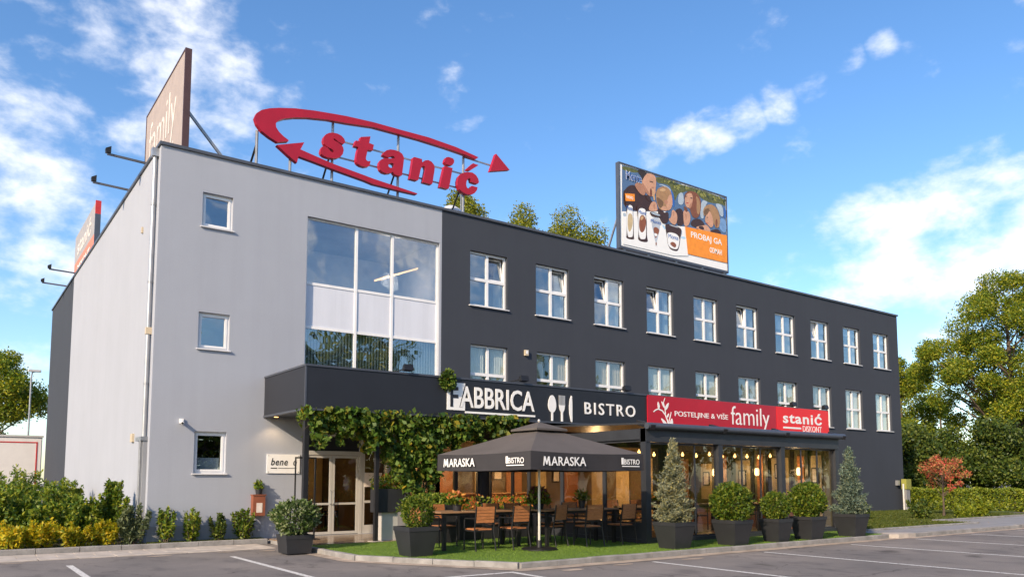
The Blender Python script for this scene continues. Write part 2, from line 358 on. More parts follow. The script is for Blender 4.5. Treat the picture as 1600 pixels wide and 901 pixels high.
def text(body, fn, name, mat, parent, bold=0.0, thick=.01, spacing=1.0, shear=0):
    cu = bpy.data.curves.new('text', 'FONT'); cu.body = body; cu.size = 1; cu.offset = bold; cu.extrude = .02; cu.space_character = spacing; cu.shear = shear; cu.resolution_u = 3
    ob = bpy.data.objects.new('text', cu); COL.objects.link(ob)
    bpy.context.view_layer.update()
    me = bpy.data.meshes.new_from_object(ob.evaluated_get(bpy.context.evaluated_depsgraph_get()))
    co = np.array([v.co[:] for v in me.vertices]); lo = co.min(0); hi = co.max(0); o = off(parent)
    for v, c in zip(me.vertices, co):
        u = (c - lo) / np.maximum(hi - lo, 1e-6); v.co = Vector(fn(u[0], u[1], u[2] * thick)) - o
    me.materials.clear(); bpy.data.objects.remove(ob); bpy.data.curves.remove(cu); me.name = name; me.update()
    return link(name, me, mat, parent)
def front(x0, x1, z0, z1, y): return lambda u, v, d: (x0 + (x1 - x0) * u, y - d, z0 + (z1 - z0) * v)
# --- foliage
def leafmesh(name, P, size, rng, tilt=.9, aspect=.55, out=None, jitter=.35):
    n = len(P); P = np.asarray(P, float)
    d = rng.normal(size=(n, 3));
    if out is not None: d = d * tilt + out
    d /= np.linalg.norm(d, axis=1)[:, None] + 1e-9
    q = rng.normal(size=(n, 3)); a = np.cross(d, q); a /= np.linalg.norm(a, axis=1)[:, None] + 1e-9
    nn = np.cross(d, a)
    s = (size * (1 + jitter * rng.uniform(-1, 1, n)))[:, None]
    V = np.stack([P - d * s * .5, P + a * s * aspect * .5 + nn * s * .10, P + d * s * .5, P - a * s * aspect * .5 + nn * s * .10], 1).reshape(-1, 3)
    me = bpy.data.meshes.new(name); me.vertices.add(4 * n); me.vertices.foreach_set('co', V.astype(np.float32).ravel())
    me.loops.add(4 * n); me.loops.foreach_set('vertex_index', np.arange(4 * n, dtype=np.int32))
    me.polygons.add(n); me.polygons.foreach_set('loop_start', np.arange(0, 4 * n, 4, dtype=np.int32)); me.polygons.foreach_set('loop_total', np.full(n, 4, dtype=np.int32))
    me.update(calc_edges=True); me.validate(); return me
def ball(rng, n, r, shell=.6):
    d = rng.normal(size=(n, 3)); d /= np.linalg.norm(d, axis=1)[:, None]
    return d, d * (r * (shell + (1 - shell) * rng.uniform(0, 1, n) ** .5))[:, None]
def tree(name, base, h, rx, crown0, n, leaf, mat, seed, label, cat, group=None, clumps=34, trunk=.22, top=.75, flat=1.0, ncl=.30, bark='bark', zs=.72, fill=0):
    rng = np.random.default_rng(seed); base = Vector(base)
    t = thing(name, label, cat, base, group)
    zc = (h + crown0) / 2; rz = (h - crown0) / 2
    C = []; k = 0
    while len(C) < clumps and k < 5000:
        k += 1
        d = rng.normal(size=3); d /= np.linalg.norm(d); rad = rng.uniform(.25, 1) ** .55
        p = d * rad; w = 1 if p[2] < 0 else 1 - (1 - top) * p[2]
        p = np.array([p[0] * rx * w, p[1] * rx * w, zc + p[2] * rz * .92])
        if all(np.linalg.norm((p - c) / np.array([1, 1, flat])) > rx * .26 for c in C): C.append(p)
    mb = MB(); lean = rng.normal(size=2) * h * .015
    spine = [(lean[0] * z * z, lean[1] * z * z, z * (h * .86)) for z in np.linspace(0, 1, 7)]
    mb.tube(spine, [trunk * (1.35 if i == 0 else 1) * (1 - .86 * i / 6) for i in range(7)], 9)
    for c in C:
        zz = max(crown0 * .75, min(h * .8, c[2] - np.hypot(c[0], c[1]) * .75 - .2)); fz = zz / (h * .86)
        s = Vector((lean[0] * fz * fz, lean[1] * fz * fz, zz)); e = Vector(c); m = s.lerp(e, .5) + Vector((0, 0, -.05 * h * .2)) + Vector(rng.normal(size=3) * .04 * rx)
        r0 = trunk * .42 * (1 - .6 * fz)
        mb.tube([s, m, e], [r0, r0 * .6, r0 * .2], 5)
    mb.v = [tuple(Vector(p) + base) for p in mb.v]
    mb.build('trunk', bark, t, True)
    per = max(8, n // len(C)); P = []; O = []
    for c in C:
        r = rx * ncl * rng.uniform(.7, 1.25)
        d, q = ball(rng, per, r, .35)
        q[:, 2] *= zs
        q += rng.normal(size=q.shape) * r * .16
        P.append(q + c); O.append(d * .5 + np.array([0, 0, -.15]))
    if fill:
        m = int(n * fill); d, q = ball(rng, m, 1, .3); w = np.where(q[:, 2] < 0, 1, 1 - (1 - top) * q[:, 2])
        P.append(np.stack([q[:, 0] * rx * w * .95, q[:, 1] * rx * w * .95, zc + q[:, 2] * rz * .92], 1)); O.append(d * .5)
    P = np.concatenate(P); O = np.concatenate(O)
    link('crown', leafmesh('crown', P, leaf, rng, 1.0, .62, O), mat, t)
    return t
def shrub(name, base, h, r, n, leaf, mat, seed, label, cat, group=None, stems=7, spiky=.5, asp=.42):
    rng = np.random.default_rng(seed); base = Vector(base); t = thing(name, label, cat, base, group)
    mb = MB(); P = []; O = []
    for k in range(stems):
        a = rng.uniform(0, 2 * math.pi); rr = r * rng.uniform(.15, .85); hh = h * rng.uniform(.62, 1.0) * (1 - .25 * rr / r)
        e = np.array([rr * math.cos(a), rr * math.sin(a), hh]); s = e * np.array([.12, .12, 0])
        mid = (s + e) / 2 + np.array([e[0] * .15, e[1] * .15, 0])
        mb.tube([Vector(s) + base, Vector(mid) + base, Vector(e) + base], [.016, .011, .004], 5)
        m = n // stems; tt = rng.uniform(.12, 1.05, m) ** .8
        c = s + (mid - s) * (2 * tt * (1 - tt))[:, None] * 1 + (e - s) * (tt ** 2)[:, None] + (mid - s) * 0
        c = s[None] * ((1 - tt) ** 2)[:, None] + mid[None] * (2 * tt * (1 - tt))[:, None] + e[None] * (tt ** 2)[:, None]
        spread = r * .34 * (1.15 - .75 * tt)
        dd = rng.normal(size=(m, 3)); dd /= np.linalg.norm(dd, axis=1)[:, None]
        P.append(c + dd * (spread * rng.uniform(.2, 1, m))[:, None]); O.append(dd * .7 + np.array([0, 0, .55 * spiky + .15]))
    mb.build('stems', 'bark', t, True)
    P = np.concatenate(P); P[:, 2] = np.maximum(P[:, 2], leaf * .35)
    link('foliage', leafmesh('foliage', P, leaf, rng, .55, asp, np.concatenate(O)), mat, t)
    return t
SIGN={'s':[(5.367,12.178),(5.336,12.263),(5.243,12.337),(5.115,12.369),(4.979,12.363),(4.844,12.323),(4.742,12.253),(4.676,12.15),(4.654,12.033),(4.687,11.94),(4.76,11.878),(4.854,11.847),(4.959,11.827),(5.008,11.778),(4.992,11.739),(4.93,11.734),(4.877,11.765),(4.849,11.799),(4.792,11.845),(4.709,11.854),(4.627,11.833),(4.594,11.754),(4.574,11.658),(4.602,11.594),(4.685,11.545),(4.809,11.531),(4.975,11.546),(5.121,11.588),(5.225,11.659),(5.297,11.759),(5.326,11.889),(5.303,11.986),(5.238,12.052),(5.142,12.089),(5.047,12.121),(4.983,12.15),(4.974,12.172),(5.024,12.185),(5.088,12.146),(5.152,12.112),(5.237,12.093),(5.312,12.087),(5.353,12.133)],'t':[(5.898,12.473),(6.223,12.574),(6.182,12.349),(6.347,12.328),(6.306,12.134),(6.135,12.112),(6.08,11.851),(6.077,11.787),(6.12,11.751),(6.164,11.745),(6.241,11.775),(6.204,11.609),(6.167,11.575),(6.047,11.533),(5.904,11.536),(5.805,11.575),(5.757,11.625),(5.748,11.727),(5.781,11.943),(5.817,12.118),(5.676,12.124),(5.726,12.313),(5.857,12.316)],'a':[(6.662,12.08),(6.706,12.176),(6.796,12.267),(6.932,12.329),(7.093,12.349),(7.256,12.336),(7.362,12.287),(7.422,12.184),(7.423,12.097),(7.371,11.654),(7.356,11.564),(7.267,11.526),(7.175,11.522),(7.082,11.543),(7.035,11.606),(6.944,11.542),(6.808,11.5),(6.671,11.51),(6.58,11.573),(6.537,11.689),(6.553,11.82),(6.619,11.921),(6.732,11.991),(6.914,12.025),(7.109,12.074),(7.073,12.123),(7.004,12.133),(6.936,12.095),(6.879,12.044),(6.753,12.049)],'a_hole':[(7.075,11.83),(7.062,11.785),(7.024,11.745),(6.971,11.721),(6.918,11.72),(6.88,11.741),(6.865,11.779),(6.878,11.824),(6.916,11.863),(6.969,11.887),(7.021,11.889),(7.061,11.868)],'n':[(7.768,12.268),(7.808,12.296),(8.092,12.294),(8.106,12.188),(8.214,12.28),(8.335,12.321),(8.459,12.296),(8.558,12.21),(8.584,12.116),(8.573,12.003),(8.503,11.567),(8.467,11.51),(8.138,11.516),(8.195,11.781),(8.234,11.988),(8.204,12.069),(8.143,12.08),(8.083,12.018),(8.048,11.922),(7.968,11.554),(7.909,11.518),(7.647,11.523),(7.702,11.818),(7.746,12.111)],'i':[(8.969,12.269),(9.286,12.273),(9.189,11.745),(9.14,11.522),(9.102,11.502),(8.788,11.499),(8.86,11.826)],'i_dot':[(9.042,12.596),(9.13,12.625),(9.296,12.614),(9.348,12.559),(9.336,12.466),(9.273,12.376),(9.158,12.344),(9.032,12.347),(8.968,12.41),(8.992,12.516)],'c':[(9.92,12.284),(10.091,12.306),(10.238,12.249),(10.331,12.144),(10.364,12.025),(10.319,11.962),(10.252,11.947),(10.041,11.963),(10.014,12.059),(9.948,12.078),(9.883,12.018),(9.844,11.906),(9.837,11.802),(9.871,11.719),(9.937,11.7),(10.002,11.737),(10.068,11.832),(10.306,11.828),(10.28,11.719),(10.188,11.596),(10.043,11.512),(9.886,11.484),(9.703,11.512),(9.561,11.593),(9.49,11.724),(9.481,11.857),(9.532,12.027),(9.647,12.167),(9.777,12.243)],'acute':[(9.867,12.39),(10.116,12.644),(10.343,12.63),(9.999,12.36),(9.894,12.351)],'swoosh':[(3.242,11.611),(3.001,11.699),(2.772,11.82),(2.617,11.991),(2.556,12.167),(2.608,12.317),(2.754,12.456),(2.977,12.569),(3.262,12.666),(3.747,12.79),(4.347,12.892),(4.967,12.966),(5.39,13.013),(6.31,13.07),(7.301,13.083),(8.341,13.106),(9.432,13.046),(10.343,12.914),(10.226,12.818),(9.881,12.863),(9.065,12.907),(7.989,12.932),(7.298,12.924),(6.313,12.907),(5.393,12.785),(4.763,12.724),(4.151,12.614),(3.754,12.507),(3.463,12.397),(3.253,12.274),(3.179,12.165),(3.192,12.051),(3.281,11.937),(3.419,11.837),(3.585,11.754),(3.559,11.714)],'arrow_head':[(11.089,13.233),(11.681,12.778),(10.837,12.53)],'arrow':[(3.225,11.521),(4.058,11.816),(3.946,11.568),(4.38,11.487),(5.001,11.377),(6.076,11.254),(6.342,11.22),(7.328,11.139),(7.939,11.089),(7.911,11.046),(7.33,11.034),(6.345,11.04),(6.077,11.088),(5.004,11.205),(4.385,11.288),(3.892,11.346),(3.848,11.133),(3.589,11.28)]}
AD=[('print_blue',[(17.81,14.65),(19.89,14.71),(21.4,14.65),(21.37,13.41),(17.77,12.67)]),('print_blue',[(20.39,14.44),(24.38,14.69),(24.39,12.89),(21.56,12.76),(20.34,12.6)]),('print_shirt',[(17.84,13.5),(17.89,12.7),(19.85,13.1),(19.85,13.2),(19.51,13.53),(19.11,13.68),(18.51,13.97),(18.18,13.85),(17.95,13.62)]),('print_leaf',[(17.81,14.64),(18.86,14.64),(18.66,14.49),(17.8,14.41)]),('print_leaf',[(19.75,14.67),(21.4,14.65),(21.39,14.29),(21.07,14.07),(20.79,14.33),(20.51,14.42),(20.09,14.38),(19.84,14.35)]),('print_leaf',[(20.66,14.63),(24.38,14.67),(24.37,14.23),(24.09,14.31),(23.65,14.25),(23.25,14.2),(22.68,14.27),(22.3,14.45),(21.74,14.42),(21.51,14.27),(21.19,14.2),(20.95,13.71),(20.91,14.11),(20.65,14.34)]),('print_leafl',[(21.76,14.49),(21.76,14.55),(21.7,14.63),(21.64,14.65),(21.64,14.59),(21.7,14.51)]),('print_leafd',[(22.92,14.56),(22.84,14.57),(22.68,14.56),(22.6,14.52),(22.68,14.51),(22.84,14.52)]),('print_leafl',[(21.89,14.59),(21.84,14.6),(21.78,14.56),(21.77,14.51),(21.82,14.5),(21.88,14.54)]),('print_leafd',[(23.72,14.49),(23.67,14.49),(23.61,14.44),(23.6,14.39),(23.65,14.39),(23.71,14.44)]),('print_leafl',[(24.31,14.47),(24.24,14.5),(24.15,14.47),(24.11,14.41),(24.18,14.38),(24.27,14.41)]),('print_leafd',[(22.7,14.62),(22.64,14.61),(22.55,14.55),(22.52,14.5),(22.58,14.51),(22.67,14.57)]),('print_leafd',[(21.06,14.46),(21.02,14.52),(20.91,14.58),(20.84,14.58),(20.88,14.52),(20.99,14.46)]),('print_leafl',[(22.42,14.6),(22.36,14.6),(22.27,14.54),(22.24,14.48),(22.3,14.48),(22.39,14.54)]),('print_leafd',[(21.17,14.61),(21.11,14.62),(20.99,14.59),(20.95,14.53),(21.01,14.52),(21.13,14.55)]),('print_leafl',[(23.42,14.61),(23.35,14.62),(23.22,14.59),(23.16,14.55),(23.23,14.54),(23.36,14.57)]),('print_leafd',[(22.49,14.57),(22.44,14.61),(22.34,14.6),(22.29,14.55),(22.34,14.51),(22.44,14.52)]),('print_leafd',[(24.08,14.6),(24.04,14.63),(23.97,14.62),(23.94,14.58),(23.98,14.55),(24.05,14.56)]),('print_leafl',[(21.78,14.5),(21.75,14.55),(21.67,14.57),(21.62,14.54),(21.65,14.49),(21.73,14.47)]),('print_leafl',[(21.25,14.32),(21.26,14.39),(21.2,14.46),(21.13,14.46),(21.12,14.39),(21.18,14.32)]),('print_leafd',[(22.0,14.43),(21.92,14.45),(21.79,14.41),(21.74,14.35),(21.82,14.33),(21.95,14.37)]),('print_leafl',[(21.32,14.43),(21.25,14.48),(21.1,14.51),(21.02,14.49),(21.09,14.44),(21.24,14.41)]),('print_leafl',[(24.28,14.54),(24.25,14.57),(24.2,14.58),(24.16,14.56),(24.19,14.53),(24.24,14.52)]),('print_leafl',[(23.77,14.39),(23.71,14.44),(23.59,14.45),(23.53,14.41),(23.59,14.36),(23.71,14.35)]),('print_leafd',[(21.66,14.62),(21.61,14.62),(21.56,14.57),(21.56,14.52),(21.61,14.52),(21.66,14.57)]),('print_leafl',[(23.05,14.41),(23.03,14.48),(22.94,14.56),(22.87,14.57),(22.89,14.5),(22.98,14.42)]),('print_leafl',[(22.78,14.39),(22.76,14.47),(22.68,14.52),(22.6,14.49),(22.62,14.41),(22.7,14.36)]),('print_leafd',[(22.44,14.55),(22.38,14.56),(22.32,14.51),(22.32,14.45),(22.38,14.44),(22.44,14.49)]),('print_leafl',[(23.81,14.51),(23.78,14.54),(23.72,14.54),(23.69,14.51),(23.72,14.48),(23.78,14.48)]),('print_leafl',[(23.63,14.53),(23.58,14.56),(23.49,14.55),(23.45,14.51),(23.5,14.48),(23.59,14.49)]),('print_leafd',[(24.46,14.59),(24.37,14.61),(24.23,14.55),(24.18,14.47),(24.27,14.45),(24.41,14.51)]),('print_leafl',[(22.65,14.56),(22.62,14.62),(22.55,14.64),(22.49,14.6),(22.52,14.54),(22.59,14.52)]),('print_leafd',[(23.24,14.38),(23.21,14.46),(23.1,14.51),(23.02,14.5),(23.05,14.42),(23.16,14.37)]),('print_leafl',[(23.7,14.38),(23.7,14.44),(23.64,14.5),(23.58,14.5),(23.58,14.44),(23.64,14.38)]),('print_leafd',[(24.34,14.33),(24.31,14.39),(24.21,14.47),(24.14,14.49),(24.17,14.43),(24.27,14.35)]),('print_leafd',[(24.31,14.47),(24.28,14.51),(24.21,14.52),(24.17,14.49),(24.2,14.45),(24.27,14.44)]),('print_leafl',[(22.56,14.58),(22.49,14.58),(22.42,14.51),(22.42,14.44),(22.49,14.44),(22.56,14.51)]),('print_leafl',[(21.01,14.45),(20.95,14.46),(20.9,14.42),(20.91,14.35),(20.97,14.34),(21.02,14.38)]),('print_leafl',[(22.83,14.47),(22.76,14.49),(22.7,14.44),(22.69,14.37),(22.76,14.35),(22.82,14.4)]),('print_leafl',[(22.9,14.33),(22.88,14.42),(22.78,14.52),(22.7,14.55),(22.72,14.46),(22.82,14.36)]),('print_leafl',[(23.01,14.39),(22.99,14.48),(22.89,14.58),(22.81,14.61),(22.83,14.52),(22.93,14.42)]),('print_leafl',[(21.3,14.49),(21.22,14.48),(21.1,14.4),(21.06,14.33),(21.14,14.34),(21.26,14.42)]),('print_leafl',[(21.3,14.45),(21.26,14.51),(21.16,14.53),(21.1,14.49),(21.14,14.43),(21.24,14.41)]),('print_leafd',[(23.58,14.48),(23.52,14.48),(23.43,14.43),(23.4,14.38),(23.46,14.38),(23.55,14.43)]),('print_leafl',[(22.2,14.32),(22.2,14.39),(22.13,14.46),(22.06,14.46),(22.06,14.39),(22.13,14.32)]),('print_leafl',[(24.0,14.51),(24.0,14.58),(23.93,14.64),(23.86,14.63),(23.86,14.56),(23.93,14.5)]),('print_leafl',[(20.73,14.6),(20.68,14.62),(20.63,14.6),(20.61,14.56),(20.66,14.54),(20.71,14.56)]),('print_leafl',[(20.4,14.55),(20.36,14.57),(20.29,14.54),(20.28,14.49),(20.32,14.47),(20.39,14.5)]),('print_leafl',[(20.95,14.65),(20.91,14.67),(20.84,14.64),(20.83,14.59),(20.87,14.57),(20.94,14.6)]),('print_leafl',[(20.64,14.57),(20.59,14.59),(20.52,14.56),(20.5,14.51),(20.55,14.49),(20.62,14.52)]),('print_leafl',[(20.68,14.61),(20.64,14.63),(20.57,14.6),(20.56,14.55),(20.6,14.53),(20.67,14.56)]),('print_leafl',[(21.05,14.53),(21.0,14.54),(20.92,14.5),(20.89,14.45),(20.94,14.44),(21.02,14.48)]),('print_leafd',[(20.84,14.62),(20.78,14.63),(20.68,14.59),(20.64,14.54),(20.7,14.53),(20.8,14.57)]),('print_leafd',[(21.1,14.59),(21.03,14.6),(20.92,14.55),(20.88,14.49),(20.95,14.48),(21.06,14.53)]),('print_leafd',[(20.81,14.59),(20.76,14.61),(20.71,14.59),(20.69,14.55),(20.74,14.53),(20.79,14.55)]),('print_leafl',[(21.36,14.6),(21.31,14.62),(21.24,14.59),(21.22,14.54),(21.27,14.52),(21.34,14.55)]),('print_pale',[(19.88,14.28),(20.23,14.36),(20.65,14.3),(20.86,14.07),(20.92,13.68),(20.77,13.49),(20.71,14.04),(20.4,14.3)]),('print_ink',[(20.65,14.3),(20.88,14.07),(20.95,13.58),(20.81,13.42),(20.78,13.95)]),('print_pale',[(21.19,14.2),(21.51,14.29),(21.54,13.74),(21.12,13.65)]),('print_pale',[(22.68,14.24),(23.16,14.21),(22.96,14.0),(22.8,13.61),(22.84,13.35),(22.55,13.36)]),('print_pale',[(23.6,14.24),(24.04,14.3),(24.19,14.09),(24.2,13.73),(23.97,13.71),(23.83,13.99)]),('print_blue2',[(23.92,13.64),(24.4,13.63),(24.39,12.93),(23.85,13.09)]),('print_ink',[(24.21,14.17),(24.39,14.17),(24.37,13.66),(24.22,13.7)]),('print_skin2',[(18.48,14.01),(18.95,14.19),(19.18,13.8),(19.07,13.6),(18.84,13.63),(18.61,13.8)]),('print_skin',[(18.96,14.39),(19.2,14.62),(19.54,14.68),(19.78,14.61),(19.81,14.34),(19.75,14.02),(19.76,13.83),(19.52,13.65),(19.31,13.7),(19.08,13.88),(18.95,14.09)]),('print_hair',[(18.66,14.67),(19.27,14.67),(19.2,14.55),(19.09,14.45),(19.02,14.33),(18.95,14.22),(18.92,14.41),(18.76,14.49)]),('print_skin2',[(18.95,14.14),(19.08,14.1),(19.25,13.91),(19.42,13.75),(19.52,13.65),(19.31,13.68),(19.08,13.83)]),('print_hair',[(19.39,14.33),(19.63,14.34),(19.62,14.29),(19.41,14.28)]),('print_skin2',[(19.49,14.09),(19.66,14.13),(19.66,14.06),(19.52,14.02)]),('print_choc',[(19.42,14.0),(19.52,14.02),(19.55,13.73),(19.46,13.61),(19.4,13.75)]),('print_cream2',[(19.52,14.02),(19.63,14.02),(19.74,13.57),(19.63,13.5)]),('print_shirt',[(19.31,13.73),(19.51,13.53),(19.37,13.4),(19.11,13.59)]),('print_skin',[(19.37,13.25),(19.58,13.49),(19.79,13.48),(19.85,13.22),(19.85,13.1),(19.3,12.99)]),('print_skin2',[(19.58,13.29),(19.65,13.41),(19.72,13.32),(19.68,13.11)]),('print_blond',[(19.76,13.83),(19.87,14.1),(20.19,14.27),(20.51,14.3),(20.72,14.14),(20.78,13.85),(20.77,13.54),(20.55,13.24),(19.99,13.18),(19.82,13.44)]),('print_skin',[(20.46,13.73),(20.57,13.95),(20.73,14.04),(20.8,13.8),(20.77,13.54),(20.66,13.34),(20.48,13.25),(20.38,13.49)]),('print_skin',[(19.99,13.23),(20.31,13.47),(20.48,13.28),(20.37,13.21)]),('print_skin2',[(20.28,13.67),(20.46,13.73),(20.51,13.61),(20.38,13.49),(20.28,13.54)]),('print_hair2',[(19.79,13.74),(20.0,13.68),(20.21,13.62),(20.24,13.51),(20.06,13.24),(19.89,13.36)]),('print_cream2',[(19.94,14.04),(20.22,14.21),(20.43,14.15),(20.22,14.03)]),('print_shirt',[(19.84,13.26),(20.15,13.19),(20.31,13.11),(20.51,13.23),(20.54,12.96),(20.46,12.69),(20.14,12.6),(19.91,12.89)]),('print_shirt',[(20.89,13.38),(21.44,13.59),(21.52,12.96),(21.37,12.74),(21.01,12.74),(21.11,13.14)]),('print_shirt',[(21.88,12.91),(22.08,13.2),(22.55,13.33),(22.93,13.11),(22.73,12.91),(22.25,12.85)]),('print_auburn',[(21.6,14.26),(21.93,14.46),(22.35,14.48),(22.63,14.26),(22.66,13.84),(22.5,13.35),(22.12,13.24),(21.9,13.55),(21.96,13.82),(21.54,13.93)]),('print_blond',[(22.3,14.35),(22.58,14.18),(22.61,13.77),(22.46,13.41),(22.33,13.67),(22.38,14.04)]),('print_skin',[(21.59,14.07),(21.74,14.29),(22.02,14.39),(22.13,14.22),(22.07,13.91),(21.91,13.68),(21.72,13.64),(21.58,13.78)]),('print_hair',[(21.59,14.14),(21.73,14.18),(21.72,14.13),(21.6,14.1)]),('print_hair',[(21.94,14.16),(22.1,14.17),(22.09,14.12),(21.94,14.12)]),('print_trimred',[(21.66,13.87),(21.84,13.9),(21.82,13.84),(21.67,13.83)]),('print_skin2',[(21.96,13.92),(22.09,13.95),(21.95,13.63),(21.81,13.63)]),('print_choc',[(21.49,13.69),(21.72,13.64),(21.76,13.46),(21.57,13.39)]),('print_skin',[(21.46,13.4),(21.55,13.51),(21.67,13.41),(21.81,13.53),(21.96,13.28),(21.83,12.86),(21.51,12.74),(21.47,13.08)]),('print_skin2',[(21.6,13.36),(21.66,13.38),(21.68,13.09),(21.61,13.08)]),('print_skin',[(20.48,12.88),(20.7,12.99),(20.73,13.31),(20.85,13.37),(20.94,13.32),(21.11,13.17),(21.01,12.74),(20.78,12.69)]),('print_skin2',[(20.82,13.3),(20.88,13.31),(20.88,13.09),(20.83,13.08)]),('print_shirt',[(23.26,12.91),(23.8,13.11),(24.09,12.85),(23.3,12.82)]),('print_blond',[(22.78,13.77),(22.96,14.0),(23.3,14.14),(23.64,14.1),(23.88,13.86),(23.96,13.45),(23.83,13.12),(23.56,13.1),(23.33,13.72),(23.14,13.88),(22.94,13.51),(22.82,13.51)]),('print_skin',[(22.94,13.51),(23.19,13.85),(23.38,13.66),(23.51,13.22),(23.31,13.02),(23.07,13.14),(22.88,13.26)]),('print_hair',[(22.99,13.48),(23.13,13.49),(23.12,13.46),(22.99,13.45)]),('print_trimred',[(22.99,13.22),(23.12,13.23),(23.11,13.19),(23.0,13.18)]),('print_hair2',[(22.83,13.78),(23.15,13.94),(23.24,13.86),(23.04,13.56),(22.84,13.55)]),('print_auburn',[(23.62,13.51),(23.77,13.54),(23.73,13.13),(23.61,13.14)]),('print_skin',[(22.78,13.05),(23.02,13.13),(23.26,12.94),(23.23,12.81),(22.92,12.78),(22.25,12.82),(22.35,12.92)]),('print_shirt',[(22.44,12.95),(22.78,13.02),(22.85,12.83),(22.49,12.83)]),('print_white',[(17.81,12.62),(17.99,12.63),(18.65,12.6),(19.22,12.83),(19.6,12.77),(20.1,12.62),(20.45,12.43),(21.33,12.29),(21.75,12.28),(21.72,11.47),(20.82,11.33),(17.78,11.3)]),('print_pale',[(17.81,12.62),(17.99,12.62),(17.98,12.47),(17.8,12.47)]),('print_sky',[(20.1,12.6),(20.32,12.52),(20.31,12.35),(20.14,12.45)]),('print_sky',[(21.29,12.28),(21.58,12.3),(21.58,12.19),(21.27,12.17)]),('print_shirt',[(17.94,13.14),(18.49,13.23),(18.4,13.04),(18.37,12.74),(18.42,12.45),(18.41,11.71),(18.46,11.59),(17.95,11.55),(18.01,11.75),(18.02,12.99)]),('print_white',[(18.03,12.99),(18.38,13.05),(18.36,12.74),(18.39,12.44),(18.37,11.73),(18.26,11.66),(18.01,11.64)]),('print_cream',[(18.08,12.57),(18.21,12.69),(18.35,12.63),(18.38,12.31),(18.29,12.02),(18.15,11.83),(18.06,12.08)]),('print_shirt',[(18.58,13.14),(19.26,13.2),(19.15,13.06),(19.14,12.84),(19.19,12.47),(19.18,11.86),(19.27,11.61),(18.63,11.58),(18.69,11.88),(18.65,12.71)]),('print_white',[(18.69,13.0),(19.13,13.06),(19.1,12.83),(19.14,12.68),(19.14,11.79),(19.0,11.71),(18.7,11.69),(18.68,12.58)]),('print_choc2',[(18.72,12.4),(18.8,12.69),(18.99,12.77),(19.14,12.62),(19.14,12.32),(19.01,12.05),(18.86,11.96),(18.73,12.1)]),('print_cream2',[(18.8,12.63),(18.99,12.73),(18.99,12.59),(18.83,12.48)]),('print_shirt',[(19.34,13.01),(20.07,13.0),(20.11,12.87),(19.45,12.79)]),('print_pale',[(19.45,12.99),(20.01,12.98),(19.99,12.9),(19.47,12.91)]),('print_edge',[(19.45,12.76),(20.07,12.81),(19.94,12.28),(19.77,11.74),(19.73,11.71),(19.67,11.73),(19.48,12.41)]),('print_choc2',[(19.55,12.29),(19.71,12.4),(19.94,12.33),(19.91,12.16),(19.77,11.97),(19.69,11.87),(19.64,12.05)]),('print_white',[(19.62,12.11),(19.85,12.09),(19.74,11.96),(19.64,12.0)]),('print_choc2',[(19.69,11.73),(19.77,11.73),(19.75,11.57),(19.69,11.58)]),('print_edge',[(19.57,11.56),(19.92,11.56),(19.73,11.55)]),('print_shirt',[(20.28,12.54),(20.38,12.66),(20.78,12.69),(21.26,12.64),(21.34,12.54),(21.27,12.3),(21.13,11.62),(20.91,11.53),(20.47,11.59),(20.37,12.19)]),('print_white',[(20.39,12.33),(21.23,12.32),(21.11,11.7),(20.91,11.61),(20.49,11.65),(20.42,11.97)]),('print_choc2',[(20.56,11.83),(20.76,11.95),(21.0,11.85),(20.91,11.67),(20.67,11.74)]),('print_edge',[(20.46,12.64),(20.82,12.67),(21.22,12.61),(20.82,12.61)]),('print_orange',[(21.56,12.76),(24.39,12.89),(24.4,12.44),(24.36,11.59),(23.07,11.57),(21.7,11.56)]),('print_orange',[(17.93,13.46),(18.49,13.55),(18.5,13.24),(17.96,13.14)])]
# ------------------------------------------------------------------ ground, kerbs, paving
lot = MB().box(-250, 350, -250, 400, -.4, 0).build('parking_lot', 'asphalt', label='grey asphalt parking lot with worn white bay lines', kind='structure')
def line(x0, y0, x1, y1, w=.12):
    d = Vector((x1 - x0, y1 - y0, 0)).normalized(); a = Vector((-d.y, d.x, 0)) * w / 2; p, q = Vector((x0, y0, .004)), Vector((x1, y1, .004))
    MB().add([p - a, q - a, q + a, p + a], [(0, 1, 2, 3)]).build('bay_line', 'paint', lot)
for x in (-5.4, -2.1, 1.1): line(x, -3.6, x, -9.2)
for x in (7.9, 11.65, 15.35, 18.75, 22.2, 25.6, 29.1): line(x, -9.95, x, -15.6)
line(2.2, -9.66, 4.46, -9.74); line(4.4, -9.80, 4.36, -14.5)
bed = MB().box(-28, -.001, -.5, 27, -.2, .10).box(0, 2.93, -.5, -.001, -.2, .10).build('planting_bed', 'soil', label='dark soil planting bed beside the light grey wall', kind='structure')
lawn = MB().box(19.5, 27, -8.0, -.001, -.2, .105).box(27, 37.2, -6.4, -.001, -.2, .106).box(37.4, 160, -3.5, 60, -.2, .06).build('lawn', 'lawn', label='grass verge with shrubs at the right end of the building', kind='structure')
path = MB().add([(18.62, -9.4, .10), (60, -9.4, .10), (60, -4, .10), (31, -6.35, .10), (27.1, -6.45, .10), (27.1, -8.1, .10), (19.4, -8.1, .10), (18.6, -8.0, .10)],
                [(0, 1, 2, 3, 4, 5, 6, 7)]).build('footpath', 'path', label='grey concrete footpath leading off to the right', kind='structure')
base = MB()
outline = [(3.06, -2.95), (3.06, -6.06), (4.92, -9.24), (18.3, -9.24), (18.6, -8.95), (18.68, -8.0), (19.3, -7.9), (19.3, -2.95)]
base.add([(x, y, .095) for x, y in outline] + [(x, y, -.1) for x, y in outline], [tuple(range(8)), tuple(reversed(range(8, 16)))] + [(i, (i + 1) % 8, 8 + (i + 1) % 8, 8 + i) for i in range(8)])
turf_o = base.build('turf_carpet', 'turf', label='green artificial turf carpet under the terrace furniture', kind='structure')
